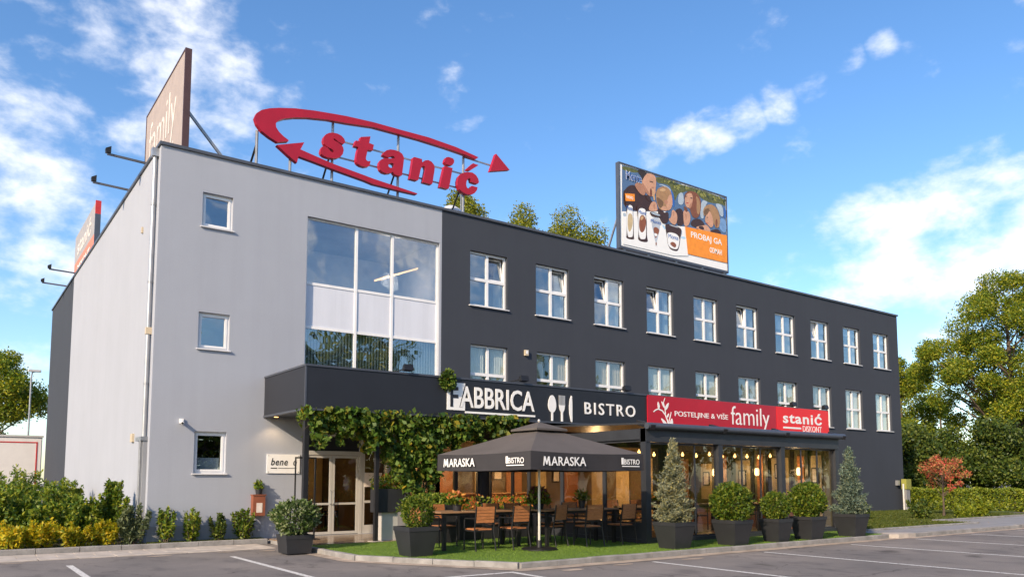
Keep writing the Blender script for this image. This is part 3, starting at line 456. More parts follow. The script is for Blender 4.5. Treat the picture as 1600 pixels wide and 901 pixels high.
# short pile of the turf
rng = np.random.default_rng(5)
def inside(x, y):
    r = np.zeros(len(x), bool); n = len(outline)
    for i in range(n):
        (x0, y0), (x1, y1) = outline[i], outline[(i + 1) % n]
        c = ((y0 > y) != (y1 > y)) & (x < (x1 - x0) * (y - y0) / (y1 - y0 + 1e-12) + x0); r ^= c
    return r
X = rng.uniform(3.06, 19, 90000); Yy = rng.uniform(-9.24, -2.95, 90000); k = inside(X, Yy) & ~((X > 10.2) & (Yy > -7.35))
P = np.stack([X[k], Yy[k], np.full(k.sum(), .108)], 1)
link('turf_pile', leafmesh('turf_pile', P, .024, rng, .5, .3, np.tile([0, 0, 1.], (len(P), 1))), 'turfblade', turf_o)['kind'] = 'stuff'
X = rng.uniform(-9, 2.9, 26000); Yy = np.where(X < 0, rng.uniform(-.45, 5, 26000), rng.uniform(-.45, -.03, 26000))
k = (rng.uniform(0, 1, 26000) < np.where(X < 0, .35, .8)); P = np.stack([X[k], Yy[k], np.full(k.sum(), .12)], 1)
tag(link('ground_cover', leafmesh('ground_cover', P, .06, rng, .8, .4, np.tile([0, 0, 1.], (len(P), 1))), 'grassblade'), 'low green ground cover between the shrubs along the kerb', 'ground cover', kind='stuff')
X = rng.uniform(19.5, 37, 60000); Yy = rng.uniform(-8, -.1, 60000); k = (Yy > -6.4) | (X < 27)
P = np.stack([X[k], Yy[k], np.full(k.sum(), .13)], 1)
tag(link('lawn_grass', leafmesh('lawn_grass', P, .09, rng, .7, .3, np.tile([0, 0, 1.], (len(P), 1))), 'grassblade'), 'short grass on the verge right of the terrace', 'grass', kind='stuff')
def kerb(name, pts, label, w=.14, z1=.115, step=.9, mat='kerb', z0=-.1):
    mb0 = MB().box(-.01, -.009, 0, .001, -.3, -.299)
    root = bpy.data.objects.new(name, None); COL.objects.link(root); tag(root, label, kind='structure'); root.location = (*pts[0], 0)
    rr = random.Random(3)
    for (x0, y0), (x1, y1) in zip(pts, pts[1:]):
        L = math.hypot(x1 - x0, y1 - y0); n = max(1, round(L / step)); d = Vector((x1 - x0, y1 - y0, 0)) / L; a = Vector((-d.y, d.x, 0)) * (w / 2)
        for i in range(n):
            s, e = Vector((x0, y0, 0)) + d * (L * i / n + .006), Vector((x0, y0, 0)) + d * (L * (i + 1) / n - .006)
            zt = z1 + rr.uniform(-.006, .006); c = .015
            sec = lambda p: [p - a + Vector((0, 0, z0)), p + a + Vector((0, 0, z0)), p + a + Vector((0, 0, zt - c)), p + a * (1 - c * 2 / w) + Vector((0, 0, zt)), p - a * (1 - c * 2 / w) + Vector((0, 0, zt)), p - a + Vector((0, 0, zt - c))]
            MB().add(sec(s) + sec(e), [(5, 4, 3, 2, 1, 0), tuple(range(6, 12))] + [(k, (k + 1) % 6, 6 + (k + 1) % 6, 6 + k) for k in range(6)]).build('kerb_stone', mat, root)
    return root
kerb('bed_kerb', [(-14, -.58), (2.9, -.58)], 'grey kerb stones along the shrub bed', z1=.14)
kerb('turf_kerb', [(2.98, -2.75), (2.98, -6.08), (4.87, -9.32), (18.34, -9.32), (18.66, -9.0), (18.72, -8.72)], 'concrete kerb stones edging the green turf carpet')
tp = [(18.30, -9.40), (18.55, -9.56), (19.0, -9.60), (19.49, -9.57), (19.49, -9.25), (18.8, -8.9), (18.5, -9.1)]
MB().add([(*p, .124) for p in tp] + [(*p, -.1) for p in tp], [tuple(range(7)), tuple(reversed(range(7, 14)))] + [(k, (k + 1) % 7, 7 + (k + 1) % 7, 7 + k) for k in range(7)]).build('dropped_kerb', 'paver', label='pale kerb stone at the tip of the turf', kind='structure')
kerb('path_kerb', [(19.5, -9.47), (40, -9.47)], 'kerb stones along the footpath on the right', z1=.12, step=1.0)
kerb('verge_kerb', [(19.42, -8.07), (27, -8.07), (27.06, -6.43), (36, -6.43)], 'low kerb stones around the grass verge', z1=.16, step=1.0)
gut = MB()
for p in ([(2.91, -2.7), (2.91, -6.1), (4.83, -9.41), (18.4, -9.41), (18.85, -9.56), (40, -9.56)],):
    o2 = [(2.62, -2.7), (2.62, -6.2), (4.68, -9.78), (18.5, -9.74), (18.9, -9.84), (40, -9.84)]
    for i in range(5): gut.add([(*p[i], .008), (*p[i + 1], .008), (*o2[i + 1], .008), (*o2[i], .008)], [(0, 1, 2, 3)])
gut.build('gutter_strip', 'gutter', label='sandy pale gutter strip at the foot of the kerb', kind='structure')
pav = bpy.data.objects.new('pavement', None); COL.objects.link(pav); tag(pav, 'strip of pale paving slabs in front of the shrub bed', kind='structure'); pav.location = (-4, -1.4, 0)
rr = random.Random(7); y = -.67
for row in range(3):
    x = -9.2 + .35 * row
    while x < 2.55:
        z = .022 + rr.uniform(-.003, .003)
        MB().bbox(x + .006, min(x + .74, 2.6), y - .49, y - .006, -.02, z, .006).build('paving_slab', 'paver', pav); x += .75
    y -= .5
ent = bpy.data.objects.new('entrance_floor', None); COL.objects.link(ent); tag(ent, 'shiny brown tiled floor in front of the entrance door', kind='structure'); ent.location = (6, -1.5, 0)
MB().box(3.0, 10.2, -2.94, -.002, -.1, .085).build('screed', 'kerb', ent)
x = 3.05
while x < 10.1:
    y = -2.92
    while y < -.1:
        MB().box(x + .004, min(x + .596, 10.18), y + .004, min(y + .576, -.01), .085, .112 + rr.uniform(-.001, .001)).build('floor_tile', 'tile', ent); y += .58
    x += .6
# sand and dirt spots on the asphalt
for (x, y, sx, sy) in ((-.2, -2.6, .35, .12), (1.3, -2.45, .3, .1), (2.2, -2.7, .25, .12), (5.6, -10.1, .35, .14), (7.0, -10.0, .3, .12), (9.0, -10.05, .4, .15), (-3, -2.5, .3, .1)):
    n = 14; MB().add([(x + sx * math.cos(t) * rr.uniform(.6, 1), y + sy * math.sin(t) * rr.uniform(.6, 1), .006) for t in [2 * math.pi * k / n for k in range(n)]], [tuple(range(n))]).build('sand_patch', 'gutter', lot)

# ------------------------------------------------------------------ main building
H, LX, WY, GX, GY = 10.6, 37.29, 25.3, 8.62, 16.95
B = thing('office_building', 'three storey office building with light grey end and anthracite long front', 'building', (18, 12, 0))
wins_u = [(9.73 + 2.785 * i, 11.26 + 2.785 * i, 7.53, 9.40) for i in range(10)]
wins_l = [(9.76 + 2.785 * i, 11.29 + 2.785 * i, 4.25, 6.22) for i in range(10)]
small = [(1.09, 1.90, 8.55, 9.50), (1.09, 1.91, 5.21, 6.20), (1.09, 1.92, 1.88, 2.99)]
big = (4.05, 8.54, 4.50, 9.42)
entr = (4.05, 7.35, .112, 3.05); glz = (7.55, 10.2, .112, 3.05); terr_op = (10.6, 18.6, .112, 2.95)
def wallgrid(x0, x1, z0, z1, holes, y0=0, y1=.32):
    xs = sorted({x0, x1, *[v for h in holes for v in h[:2]]}); zs = sorted({z0, z1, *[v for h in holes for v in h[2:]]})
    mb = MB(); ins = lambda x, z: any(h[0] < x < h[1] and h[2] < z < h[3] for h in holes)
    for a, b in zip(xs, xs[1:]):
        for c, d in zip(zs, zs[1:]):
            if ins((a + b) / 2, (c + d) / 2): continue
            mb.add([(a, y0, c), (b, y0, c), (b, y0, d), (a, y0, d)], [(0, 1, 2, 3)]); mb.add([(a, y1, c), (a, y1, d), (b, y1, d), (b, y1, c)], [(0, 1, 2, 3)])
    for (a, b, c, d) in holes:
        for p in (((a, c), (a, d)), ((b, d), (b, c)), ((a, d), (b, d)), ((b, c), (a, c))):
            (u, w), (q, s) = p; mb.add([(u, y0, w), (q, y0, s), (q, y1, s), (u, y1, w)], [(0, 1, 2, 3)])
    mb.add([(x0, y0, z0), (x0, y0, z1), (x0, y1, z1), (x0, y1, z0)], [(0, 1, 2, 3)]); mb.add([(x1, y0, z0), (x1, y1, z0), (x1, y1, z1), (x1, y0, z1)], [(0, 1, 2, 3)])
    mb.add([(x0, y0, z1), (x1, y0, z1), (x1, y1, z1), (x0, y1, z1)], [(0, 1, 2, 3)])
    import bmesh
    return mb
def build_raw(mb, name, mat, parent, **kw):
    me = bpy.data.meshes.new(name); o = off(parent); me.from_pydata([(p[0] - o.x, p[1] - o.y, p[2] - o.z) for p in mb.v], [], mb.f); me.update()
    return tag(link(name, me, mat, parent), **kw)
build_raw(wallgrid(0, GX, -.2, H - .06, small + [big, (entr[0], GX, entr[2], entr[3])]), 'wall', 'grey', B, label='light grey plaster front wall')
build_raw(wallgrid(GX, LX, -.2, H - .06, wins_u + wins_l + [(GX, 10.2, .112, 3.05), terr_op]), 'wall', 'dark', B, label='anthracite plaster front wall')
MB().box(0, .32, .32, GY, -.2, H - .06).build('wall', 'grey', B, label='light grey plaster side wall')
MB().box(0, .32, GY, WY, -.2, H - .06).build('wall', 'dark', B, label='anthracite far end of the side wall')
MB().box(.32, LX, WY - .3, WY, -.2, H - .06).build('wall', 'dark', B)
MB().box(LX - .3, LX, .32, WY - .3, -.2, H - .06).build('wall', 'dark', B)
MB().box(.32, LX - .3, .32, WY - .3, 10.0, 10.12).build('roof', 'path', B)
MB().box(-.05, LX + .06, -.06, .40, H - .06, H + .02).box(-.05, .40, .40, WY + .05, H - .06, H + .02).box(LX - .38, LX + .06, .40, WY + .05, H - .06, H + .02).box(.40, LX - .38, WY - .35, WY + .05, H - .06, H + .02).build('coping', 'coping', B)
MB().box(0.02, 2.9, -.025, -.002, .1, .52).build('plinth', 'plinth', B)
# rooms behind the windows
MB().box(.33, 36.9, 5.2, 5.35, 3.5, 10.0).build('room_wall', 'room', B)
MB().box(.33, 36.9, .33, 5.2, 3.30, 3.48).box(.33, 36.9, .33, 5.2, 6.66, 6.84).build('floor_slab', 'room', B)
for x in (3.4, 9.3, 14.4, 20.0, 25.55, 31.1): MB().box(x, x + .12, .33, 5.2, 3.48, 6.66).box(x, x + .12, .33, 5.2, 6.84, 9.99).build('partition', 'room', B)
lampu = MB().bar((7.48, 2.6, 8.55), (8.95, 2.2, 9.12), .13, .04).build('strip_light', 'strip', B)
Lr = bpy.data.lights.new('strip', 'POINT'); Lr.energy = 60; Lr.color = (1, .82, .62); Lr.shadow_soft_size = .3; lr = bpy.data.objects.new('strip_lamp_light', Lr); COL.objects.link(lr); lr.parent = lampu; lr.location = Vector((8.0, 2.4, 8.5)) - off(lampu)
# four-light windows
def sash(mb, x0, x1, z0, z1, y, w=.055, d=.06):
    mb.box(x0, x0 + w, y, y + d, z0, z1).box(x1 - w, x1, y, y + d, z0, z1).box(x0 + w, x1 - w, y, y + d, z0, z0 + w).box(x0 + w, x1 - w, y, y + d, z1 - w, z1)
def pleats(x0, x1, z0, z1, y, n, amp=.025, gap=0):
    mb = MB(); v = []; f = []
    for i in range(2 * n + 1):
        x = x0 + (x1 - x0) * i / (2 * n); yy = y + amp * (1 if i % 2 else -1); v += [(x, yy, z0), (x, yy, z1)]
    for i in range(2 * n): f.append((2 * i, 2 * i + 2, 2 * i + 3, 2 * i + 1))
    return mb.add(v, f)
def window(x0, x1, z0, z1, tilt=(), curtain=None, sidec=0, gm='glassU'):
    W, Hh = x1 - x0, z1 - z0; y = .11; mid = W / 2; tr = Hh * .50
    mb = MB(); w = .07
    mb.box(0, w, y, y + .09, 0, Hh).box(W - w, W, y, y + .09, 0, Hh).box(w, W - w, y, y + .09, 0, w).box(w, W - w, y, y + .09, Hh - w, Hh)
    mb.box(mid - .05, mid + .05, y + .004, y + .086, w, Hh - w).box(w, mid - .05, y + .002, y + .088, tr - .05, tr + .05).box(mid + .05, W - w, y + .002, y + .088, tr - .05, tr + .05)
    o = mb.build('window', 'pvc'); o.parent = B; o.location = Vector((x0, 0, z0)) - off(B)
    for k, (a, b, c, d) in enumerate(((w, mid - .05, w, tr - .05), (mid + .05, W - w, w, tr - .05), (w, mid - .05, tr + .05, Hh - w), (mid + .05, W - w, tr + .05, Hh - w))):
        if k in tilt:
            m2 = MB(); sash(m2, 0, b - a, 0, d - c, 0, .045, .05); s = link('sash', m2.mesh('sash'), 'pvc', o, (a, y + .06, c)); s.rotation_euler = (R(-9), 0, 0)
            p = link('pane', MB().box(.045, b - a - .045, .02, .028, .045, d - c - .045).mesh('pane'), 'glassU', o, (a, y + .06, c)); p.rotation_euler = (R(-9), 0, 0)
        else:
            link('pane', MB().box(a, b, y + .04, y + .048, c, d).mesh('pane'), gm, o)
    link('sill', MB().box(-.05, W + .05, -.07, y, -.035, -.002).mesh('sill'), 'sill', o)
    rw = random.Random(int(x0 * 37 + z0 * 11)); cm = rw.choice(['curtain', 'curtain', 'curtain2', 'curtain3'])
    if curtain:
        g0 = rw.choice([0, 0, .12, .3]); g1 = rw.choice([0, .05, .25]); mid_ = W * rw.uniform(.42, .6)
        for a_, b_ in ((.03, mid_ - W * g0 / 2), (mid_ + W * g1 / 2, W - .03)): link('curtain', pleats(a_, b_, .05, Hh - .02, .215 + rw.uniform(0, .05), rw.randint(5, 8), .018).mesh('curtain'), cm, o)
    if sidec:
        f0 = rw.uniform(.55, .85); link('curtain', pleats(W * f0, W + .1, .02, Hh, .40, 6, .03).mesh('curtain'), cm, o)
        if rw.random() < .5: link('curtain', pleats(-.1, W * rw.uniform(.12, .35), .02, Hh, .42, 6, .03).mesh('curtain'), cm, o)
        if rw.random() < .35: link('roller_blind', MB().box(.02, W - .02, .25, .256, Hh * rw.uniform(.6, .85), Hh).mesh('roller_blind'), 'curtain3', o)
    return o
for i, (a, b, c, d) in enumerate(wins_u): window(a, b, c, d, tilt={0: (3,), 1: (3,), 2: (2,), 3: (2,), 5: (2,), 7: (2,)}.get(i, ()), sidec=1)
for i, (a, b, c, d) in enumerate(wins_l): window(a, b, c, d, curtain='curtain', gm='glassL')
for (a, b, c, d) in small:
    W, Hh = b - a, d - c; mb = MB(); sash(mb, 0, W, 0, Hh, .10, .05, .09); sash(mb, .05, W - .05, .05, Hh - .05, .085, .055, .08)
    o = mb.build('window', 'pvc'); o.parent = B; o.location = Vector((a, 0, c)) - off(B)
    link('pane', MB().box(.1, W - .1, .13, .138, .1, Hh - .1).mesh('pane'), 'glassU', o)
    link('sill', MB().box(-.04, W + .04, -.06, .1, -.035, -.002).mesh('sill'), 'sill', o)
    if c < 3: link('blind', MB().box(.1, W - .1, .3, .31, .1, .42).mesh('blind'), 'pvc', o)
# large stair glazing
x0, x1, z0, z1 = big; y = .10; zs = [z0, 6.15, 7.45, z1]; xs = [x0, 5.66, 6.88, x1]; w = .055
mb = MB().box(x0, x0 + w, y, y + .10, z0, z1).box(x1 - w, x1, y, y + .10, z0, z1).box(x0 + w, x1 - w, y, y + .10, z1 - w, z1).box(x0 + w, x1 - w, y, y + .10, z0, z0 + w)
o = mb.build('stair_window', 'pvc', B)
MB().box(5.66 - .04, 5.66 + .04, y - .01, y + .095, z0 + w, z1 - w).build('mullion', 'pvc', o); MB().box(6.88 - .04, 6.88 + .04, y - .01, y + .095, z0 + w, z1 - w).build('mullion', 'pvc', o)
X3 = [(x0 + w, 5.62), (5.70, 6.84), (6.92, x1 - w)]
for a, b in X3:
    for z in (6.15, 7.45): MB().box(a, b, y + .003, y + .092, z - .04, z + .04).build('transom', 'pvc', o)
    MB().box(a, b, y + .03, y + .04, 7.49, z1 - w).build('pane', 'glassB', o); MB().box(a, b, y + .03, y + .04, z0 + w, 6.11).build('pane', 'glassB', o)
    MB().box(a, b, y + .02, y + .06, 6.19, 7.41).build('spandrel', 'spandrel', o)
MB().box(4.0, 8.6, .33, .9, 6.2, 7.4).build('parapet_wall', 'room', o)
for k in range(46):
    x = 4.15 + k * .097; MB().add([(x, .26, 4.5), (x + .07, .29, 4.5), (x + .07, .29, 6.12), (x, .26, 6.12)], [(0, 1, 2, 3)]).build('blind_slat', 'blind', o)
# downpipe on the side wall
dp = MB().tube([(-.075, .34, 10.45), (-.075, .34, 2.8)], .055, 12)
dpo = dp.build('downpipe', 'zinc', B, True)
MB().box(-.17, .0, .24, .45, 10.3, 10.52).build('rain_hopper', 'zinc', dpo)
for z in (9.0, 6.9, 4.2): MB().tube([(-.075, .34, z - .03), (-.075, .34, z + .03)], .068, 12).build('pipe_clamp', 'steel', dpo)
MB().box(-.14, -.002, .27, .42, 5.5, 5.68).build('junction_box', 'beige', B)
MB().box(-.10, -.002, .25, .85, .1, 2.72).build('cable_cover', 'plinth', B)
MB().tube([(-.15, .34, 2.75), (-.15, .34, .12)], .03, 8).build('drain_pipe', 'steel', B)
MB().box(-.17, -.0, .22, .9, 2.72, 2.82).build('cover_cap', 'steel', B)
MB().box(-.06, -.002, 2.0, 2.28, 2.75, 2.98).build('junction_box', 'beige', B)
MB().box(-.05, -.002, 1.95, 2.03, 8.65, 8.82).build('vent_grille', 'beige', B)
# ------------------------------------------------------------------ canopy with sign fascia
CX0, CX1, CY, CZ0, CZ1 = 2.92, 25.5, -3.06, 3.43, 4.58
cano = thing('entrance_canopy', 'long anthracite canopy with deep fascia above the bistro', 'canopy', (14, -1.5, 0))
MB().box(CX0, CX1, CY, CY + .09, CZ0 + .05, CZ1 - .05).build('front_fascia', 'fascia', cano)
MB().box(CX0, CX0 + .09, CY + .09, -.002, CZ0 + .05, CZ1 - .05).build('side_fascia', 'fascia', cano)
MB().box(CX1 - .09, CX1, CY + .09, -.002, CZ0 + .05, CZ1 - .05).build('side_fascia', 'fascia', cano)
MB().box(CX0 - .02, CX1 + .02, CY - .025, CY + .11, CZ1 - .05, CZ1).box(CX0 - .02, CX0 + .11, CY + .11, -.003, CZ1 - .05, CZ1).build('top_trim', 'trim', cano)
MB().box(CX0 - .02, CX1 + .02, CY - .025, CY + .11, CZ0, CZ0 + .05).box(CX0 - .02, CX0 + .11, CY + .11, -.003, CZ0, CZ0 + .05).build('bottom_trim', 'trim', cano)
MB().box(CX0 - .012, CX0 + .03, CY - .012, CY + .03, CZ0 + .05, CZ1 - .05).build('corner_trim', 'trim', cano)
MB().box(CX0 + .1, CX1 - .1, CY + .11, -.003, CZ0 + .03, CZ0 + .09).build('soffit', 'trim', cano)
MB().box(CX0 + .1, CX1 - .1, CY + .10, -.003, 4.2, 4.26).build('deck', 'trim', cano)
MB().box(2.96, 3.08, -2.98, -2.86, .0, CZ0 + .03).build('post', 'black', cano); MB().box(4.90, 5.0, -2.98, -2.88, .11, CZ0 + .03).build('post', 'black', cano)
MB().box(4.8, 5.1, -3.08, -2.78, .112, .13).build('post_base', 'paver', cano)
def downlight(x, y, e):
    d = thing('downlight', 'small lit ceiling spot', 'lamp', (x, y, CZ0 + .03), 'ceiling spots under the canopy')
    MB().lathe([(.07, -.025), (.075, -.02), (.075, 0)], (x, y, CZ0 + .03), 14).build('ring', 'alu', d, True)
    MB().lathe([(.055, -.03), (.055, -.026)], (x, y, CZ0 + .03), 14).build('lens', 'bulb', d)
    L = bpy.data.lights.new('spot', 'SPOT'); L.energy = e; L.color = (1, .66, .34); L.spot_size = R(120); L.spot_blend = .6; L.shadow_soft_size = .05
    lo = bpy.data.objects.new('spot_light', L); COL.objects.link(lo); lo.parent = d; lo.location = (0, 0, -.06); return d
for (x, y), s in zip(((3.15, -.35), (4.2, -1.5), (5.9, -1.5), (8.6, -2.0)), ('lit canopy spot nearest the white name plate', 'lit canopy spot in front of the glass door', 'lit canopy spot behind the vine curtain', 'lit canopy spot above the parasol top')):
    downlight(x, y, 14)['label'] = s
# lettering on the dark fascia
fs = thing('bistro_sign', 'white FABBRICA BISTRO lettering with cutlery symbols on the dark fascia', 'sign', (10.6, CY, 3.9))
YF = CY - .004
def frect(x0, x1, z0, z1, name, mat, par, d0=0, d1=.02, y=YF): return MB().box(x0, x1, y - d1, y - d0, z0, z1).build(name, mat, par)
frect(7.0, 7.59, 3.65, 4.42, 'white_square', 'white', fs)
text('F', front(7.10, 7.36, 3.74, 4.30, YF - .021), 'letter_f', 'fascia', fs, .02, .008)
text('ABBRICA', front(7.42, 10.06, 3.735, 4.345, YF - .004), 'lettering', 'white', fs, .012, .022, 1.0)
MB().add([(7.40, YF - .022, 3.735), (7.48, YF - .022, 3.735), (7.60, YF - .022, 4.33), (7.57, YF - .022, 4.345)], [(0, 1, 2, 3)]).build('dark_stroke', 'fascia', fs)
frect(7.60, 10.09, 3.58, 3.635, 'underline', 'white', fs)
sp = [(10.75 + .155 * math.cos(t) * (1 - .12 * math.sin(t)), 4.02 + .27 * math.sin(t)) for t in np.linspace(0, 2 * math.pi, 25)[:-1]]
MB().poly(sp, YF - .02, YF).build('spoon_bowl', 'white', fs); frect(10.715, 10.785, 3.50, 3.79, 'spoon_handle', 'white', fs, .002, .021)
fk = [(11.02, 4.0), (11.05, 3.86), (11.105, 3.77), (11.105, 3.50), (11.175, 3.50), (11.175, 3.77), (11.23, 3.86), (11.26, 4.0)]
MB().poly(fk, YF - .02, YF).build('fork_head', 'white', fs)
for k in range(5): frect(11.02 + k * .052, 11.052 + k * .052, 4.0, 4.30, 'fork_tine', 'silver', fs)
kn = [(11.50, 3.52), (11.44, 3.75), (11.43, 4.0), (11.46, 4.2), (11.51, 4.32), (11.545, 4.30), (11.555, 4.1), (11.555, 3.75), (11.555, 3.52), (11.53, 3.49)]
MB().poly(kn, YF - .02, YF).build('knife', 'white', fs)
text('BISTRO', front(12.07, 14.30, 3.775, 4.155, YF - .002), 'lettering', 'white', fs, .008, .02, 1.25)
rs = thing('bed_linen_sign', 'crimson POSTELJINE & VIŠE family sign with white twig', 'sign', (18.4, CY, 3.9))
MB().box(14.86, 21.94, YF - .035, YF, 3.45, 4.56).build('sign_sheet', 'redF', rs)
YR = YF - .036
text('POSTELJINE & VIŠE', front(16.18, 19.03, 3.85, 4.13, YR), 'lettering', 'white', rs, .004, .006)
text('family', front(19.2, 21.5, 3.52, 4.43, YR), 'lettering', 'white', rs, -.006, .006)
def strokep(pts, wd, par, name='twig'):
    mb = MB(); n = len(pts); Lp = []; Rp = []
    for i, (a, b) in enumerate(pts):
        q = pts[min(i + 1, n - 1)]; p = pts[max(i - 1, 0)]; dx, dz = q[0] - p[0], q[1] - p[1]; l = math.hypot(dx, dz) or 1
        ww = wd * (1 - .5 * i / n); Lp.append((a - dz / l * ww, b + dx / l * ww)); Rp.append((a + dz / l * ww, b - dx / l * ww))
    return MB().poly(Lp + Rp[::-1], YR - .008, YR - .001).build(name, 'white', par)
strokep([(15.86, 3.50), (15.82, 3.72), (15.70, 3.93), (15.55, 4.06), (15.36, 4.11), (15.22, 4.06), (15.13, 4.0)], .030, rs)
strokep([(15.86, 3.50), (15.90, 3.75), (15.97, 3.93), (16.0, 4.03)], .022, rs)
strokep([(15.72, 3.95), (15.69, 4.15), (15.62, 4.34), (15.70, 4.5)], .018, rs)
def leafp(x, z, a, l, w, par):
    c, s = math.cos(a), math.sin(a); pts = []
    for t in np.linspace(0, 2 * math.pi, 15)[:-1]:
        u, v = l * (.5 - .5 * math.cos(t)), w * math.sin(t) * (.75 + .25 * math.cos(t)); pts.append((x + u * c - v * s, z + u * s + v * c))
    MB().poly(pts, YR - .009, YR - .001).build('leaf', 'white', par)
for a in ((15.40, 4.12, R(100), .24, .065), (15.68, 4.16, R(125), .27, .05), (15.71, 4.10, R(55), .30, .07), (15.80, 3.84, R(60), .17, .04), (15.78, 3.56, R(140), .36, .075), (15.98, 3.52, R(80), .30, .10)): leafp(*a, rs)
ds = thing('discount_sign', 'bright red stanić DISKONT sign at the canopy end', 'sign', (23.7, CY, 3.9))
MB().box(21.95, 25.5, YF - .04, YF, 3.45, 4.56).build('sign_sheet', 'redD', ds)
YD = YF - .041
text('stanić', front(22.36, 25.0, 3.93, 4.40, YD), 'lettering', 'white', ds, .022, .006, 1.12)
text('DISKONT', front(23.66, 24.97, 3.63, 3.87, YD), 'lettering', 'white', ds, .0, .006); MB().box(22.36, 23.54, YD - .006, YD - .0005, 3.72, 3.79).build('dash', 'white', ds)
# sign floodlights on the canopy edge
for i, (x, s) in enumerate(((5.75, 'black sign floodlight below the big stair window'), (9.65, 'black sign floodlight above the FABBRICA lettering'), (13.9, 'black sign floodlight above the BISTRO lettering'), (23.1, 'black sign floodlight above the bright red sign'), (25.3, 'black sign floodlight at the right end of the canopy'))):
    f = thing('sign_floodlight', s, 'lamp', (x, CY, CZ1), 'floodlights on the canopy edge')
    MB().bar((x, CY + 1.5, 4.66), (x, CY - .02, 4.70), .03, .03).tube([(x, CY + 1.45, 4.26), (x, CY + 1.45, 4.66)], .02, 6).build('arm', 'black', f)
    MB().add([(x - .14, CY - .12, 4.64), (x + .14, CY - .12, 4.64), (x + .12, CY + .06, 4.62), (x - .12, CY + .06, 4.62), (x - .14, CY - .08, 4.80), (x + .14, CY - .08, 4.80), (x + .1, CY + .08, 4.76), (x - .1, CY + .08, 4.76)],
             [(0, 1, 2, 3), (4, 5, 6, 7), (0, 1, 5, 4), (1, 2, 6, 5), (2, 3, 7, 6), (3, 0, 4, 7)]).build('lamp_head', 'black', f)
# ------------------------------------------------------------------ entrance glazing
do = thing('entrance_door', 'aluminium framed double glass entrance door', 'door', (5, .12, .11))
def leafdoor(x0, x1, par, name, hinge):
    mb = MB(); sash(mb, x0, x1, .13, 2.42, .12, .075, .06); mb.box(x0 + .075, x1 - .075, .122, .178, .98, 1.04); o = mb.build(name, 'alu', par)
    MB().box(x0 + .076, x1 - .076, .145, .153, .206, .979).box(x0 + .076, x1 - .076, .145, .153, 1.041, 2.344).build('pane', 'glassT', o)
    xh = x1 - .04 if hinge else x0 + .04
    MB().tube([(xh, .115, 1.0), (xh, .06, 1.02), (xh, .06, 1.38), (xh, .115, 1.40)], .014, 8).build('handle', 'steel', o, True); return o
mb = MB().box(4.06, 4.17, .10, .22, .112, 3.04).box(5.88, 5.98, .10, .22, .112, 3.04).box(4.17, 5.88, .10, .22, 2.43, 2.55).box(4.17, 5.88, .10, .22, 2.97, 3.04)
mb.build('door_frame', 'alu', do); leafdoor(4.18, 5.02, do, 'door_leaf', 1); leafdoor(5.03, 5.87, do, 'door_leaf', 0)
MB().box(4.17, 5.88, .15, .16, 2.55, 2.97).build('transom_panel', 'fascia', do)
sd = thing('entrance_side_window', 'aluminium framed side glazing beside the entrance door', 'window', (6.7, .12, .11))
mb = MB(); sash(mb, 5.99, 6.85, .115, 3.04, .11, .07, .09); mb.box(6.06, 6.78, .112, .198, 1.02, 1.09).box(6.06, 6.78, .112, .198, .185, .36); mb.build('frame', 'alu', sd)
MB().box(6.06, 6.78, .15, .158, .36, 1.02).build('pane', 'glassT', sd); MB().box(6.06, 6.78, .15, .158, 1.09, 2.97).build('pane', 'glassT', sd)
MB().box(6.86, 7.54, .10, .30, .112, 3.05).build('wall_panel', 'plinth', sd)
tag(MB().box(6.05, 6.62, .085, .098, 1.50, 1.92).build('notice', 'paper'), 'pale paper notice stuck on the glazing beside the door', 'notice')
g2 = thing('bistro_window', 'dark framed bistro glazing between entrance and glass terrace', 'window', (8.9, .12, .11))
for a, b in ((7.56, 8.4), (8.42, 9.28), (9.3, 10.19)):
    mb = MB(); sash(mb, a, b, .115, 3.04, .10, .06, .1); f = mb.build('frame', 'frame', g2); MB().box(a + .06, b - .06, .14, .148, .175, 2.98).build('pane', 'glassT', f)
# ------------------------------------------------------------------ glass terrace (pergola)
TX0, TX1, TY = 10.33, 18.86, -7.4
T = thing('glass_terrace', 'anthracite glass terrace extension with sliding panes and awning roof', 'pergola', (14.6, -4, .1))
posts = (TX0, 13.17, 16.02, TX1)
for i, x in enumerate(posts): MB().box(x - .09, x + .09, TY - .09, TY + .09, .095, 3.02).build('post', 'frame', T)
MB().box(TX0 - .09, TX1 + .09, TY - .11, TY + .11, 2.68, 3.03).build('front_beam', 'frame', T)
MB().tube([(TX0 - .15, TY - .20, 3.08), (TX1 + .25, TY - .20, 3.08)], .085, 14).build('awning_cassette', 'trim', T, True)
for x in (TX0 + .0, 13.17, 16.02, TX1 + .15): MB().bar((x, TY - .28, 3.04), (x, TY + .25, 3.2), .16, .12).build('bracket', 'black', T)
MB().box(TX0 - .085, TX0 + .085, TY + .11, -.34, 2.75, 3.02).build('side_beam', 'frame', T); MB().box(TX1 - .085, TX1 + .085, TY + .11, -.34, 2.75, 3.02).build('side_beam', 'frame', T)
MB().add([(TX0 - .1, TY - .1, 3.12), (TX1 + .1, TY - .1, 3.12), (TX1 + .1, -.05, 3.38), (TX0 - .1, -.05, 3.38), (TX0 - .1, TY - .1, 3.17), (TX1 + .1, TY - .1, 3.17), (TX1 + .1, -.05, 3.42), (TX0 - .1, -.05, 3.42)],
         [(0, 3, 2, 1), (4, 5, 6, 7), (0, 1, 5, 4), (1, 2, 6, 5), (2, 3, 7, 6), (3, 0, 4, 7)]).build('roof_sheet', 'frame', T)
MB().box(TX0 + .09, TX1 - .09, TY - .06, TY + .06, .096, .2).build('bottom_track', 'frame', T); MB().box(TX0 - .06, TX0 + .06, TY + .09, -.34, .096, .2).build('bottom_track', 'frame', T)
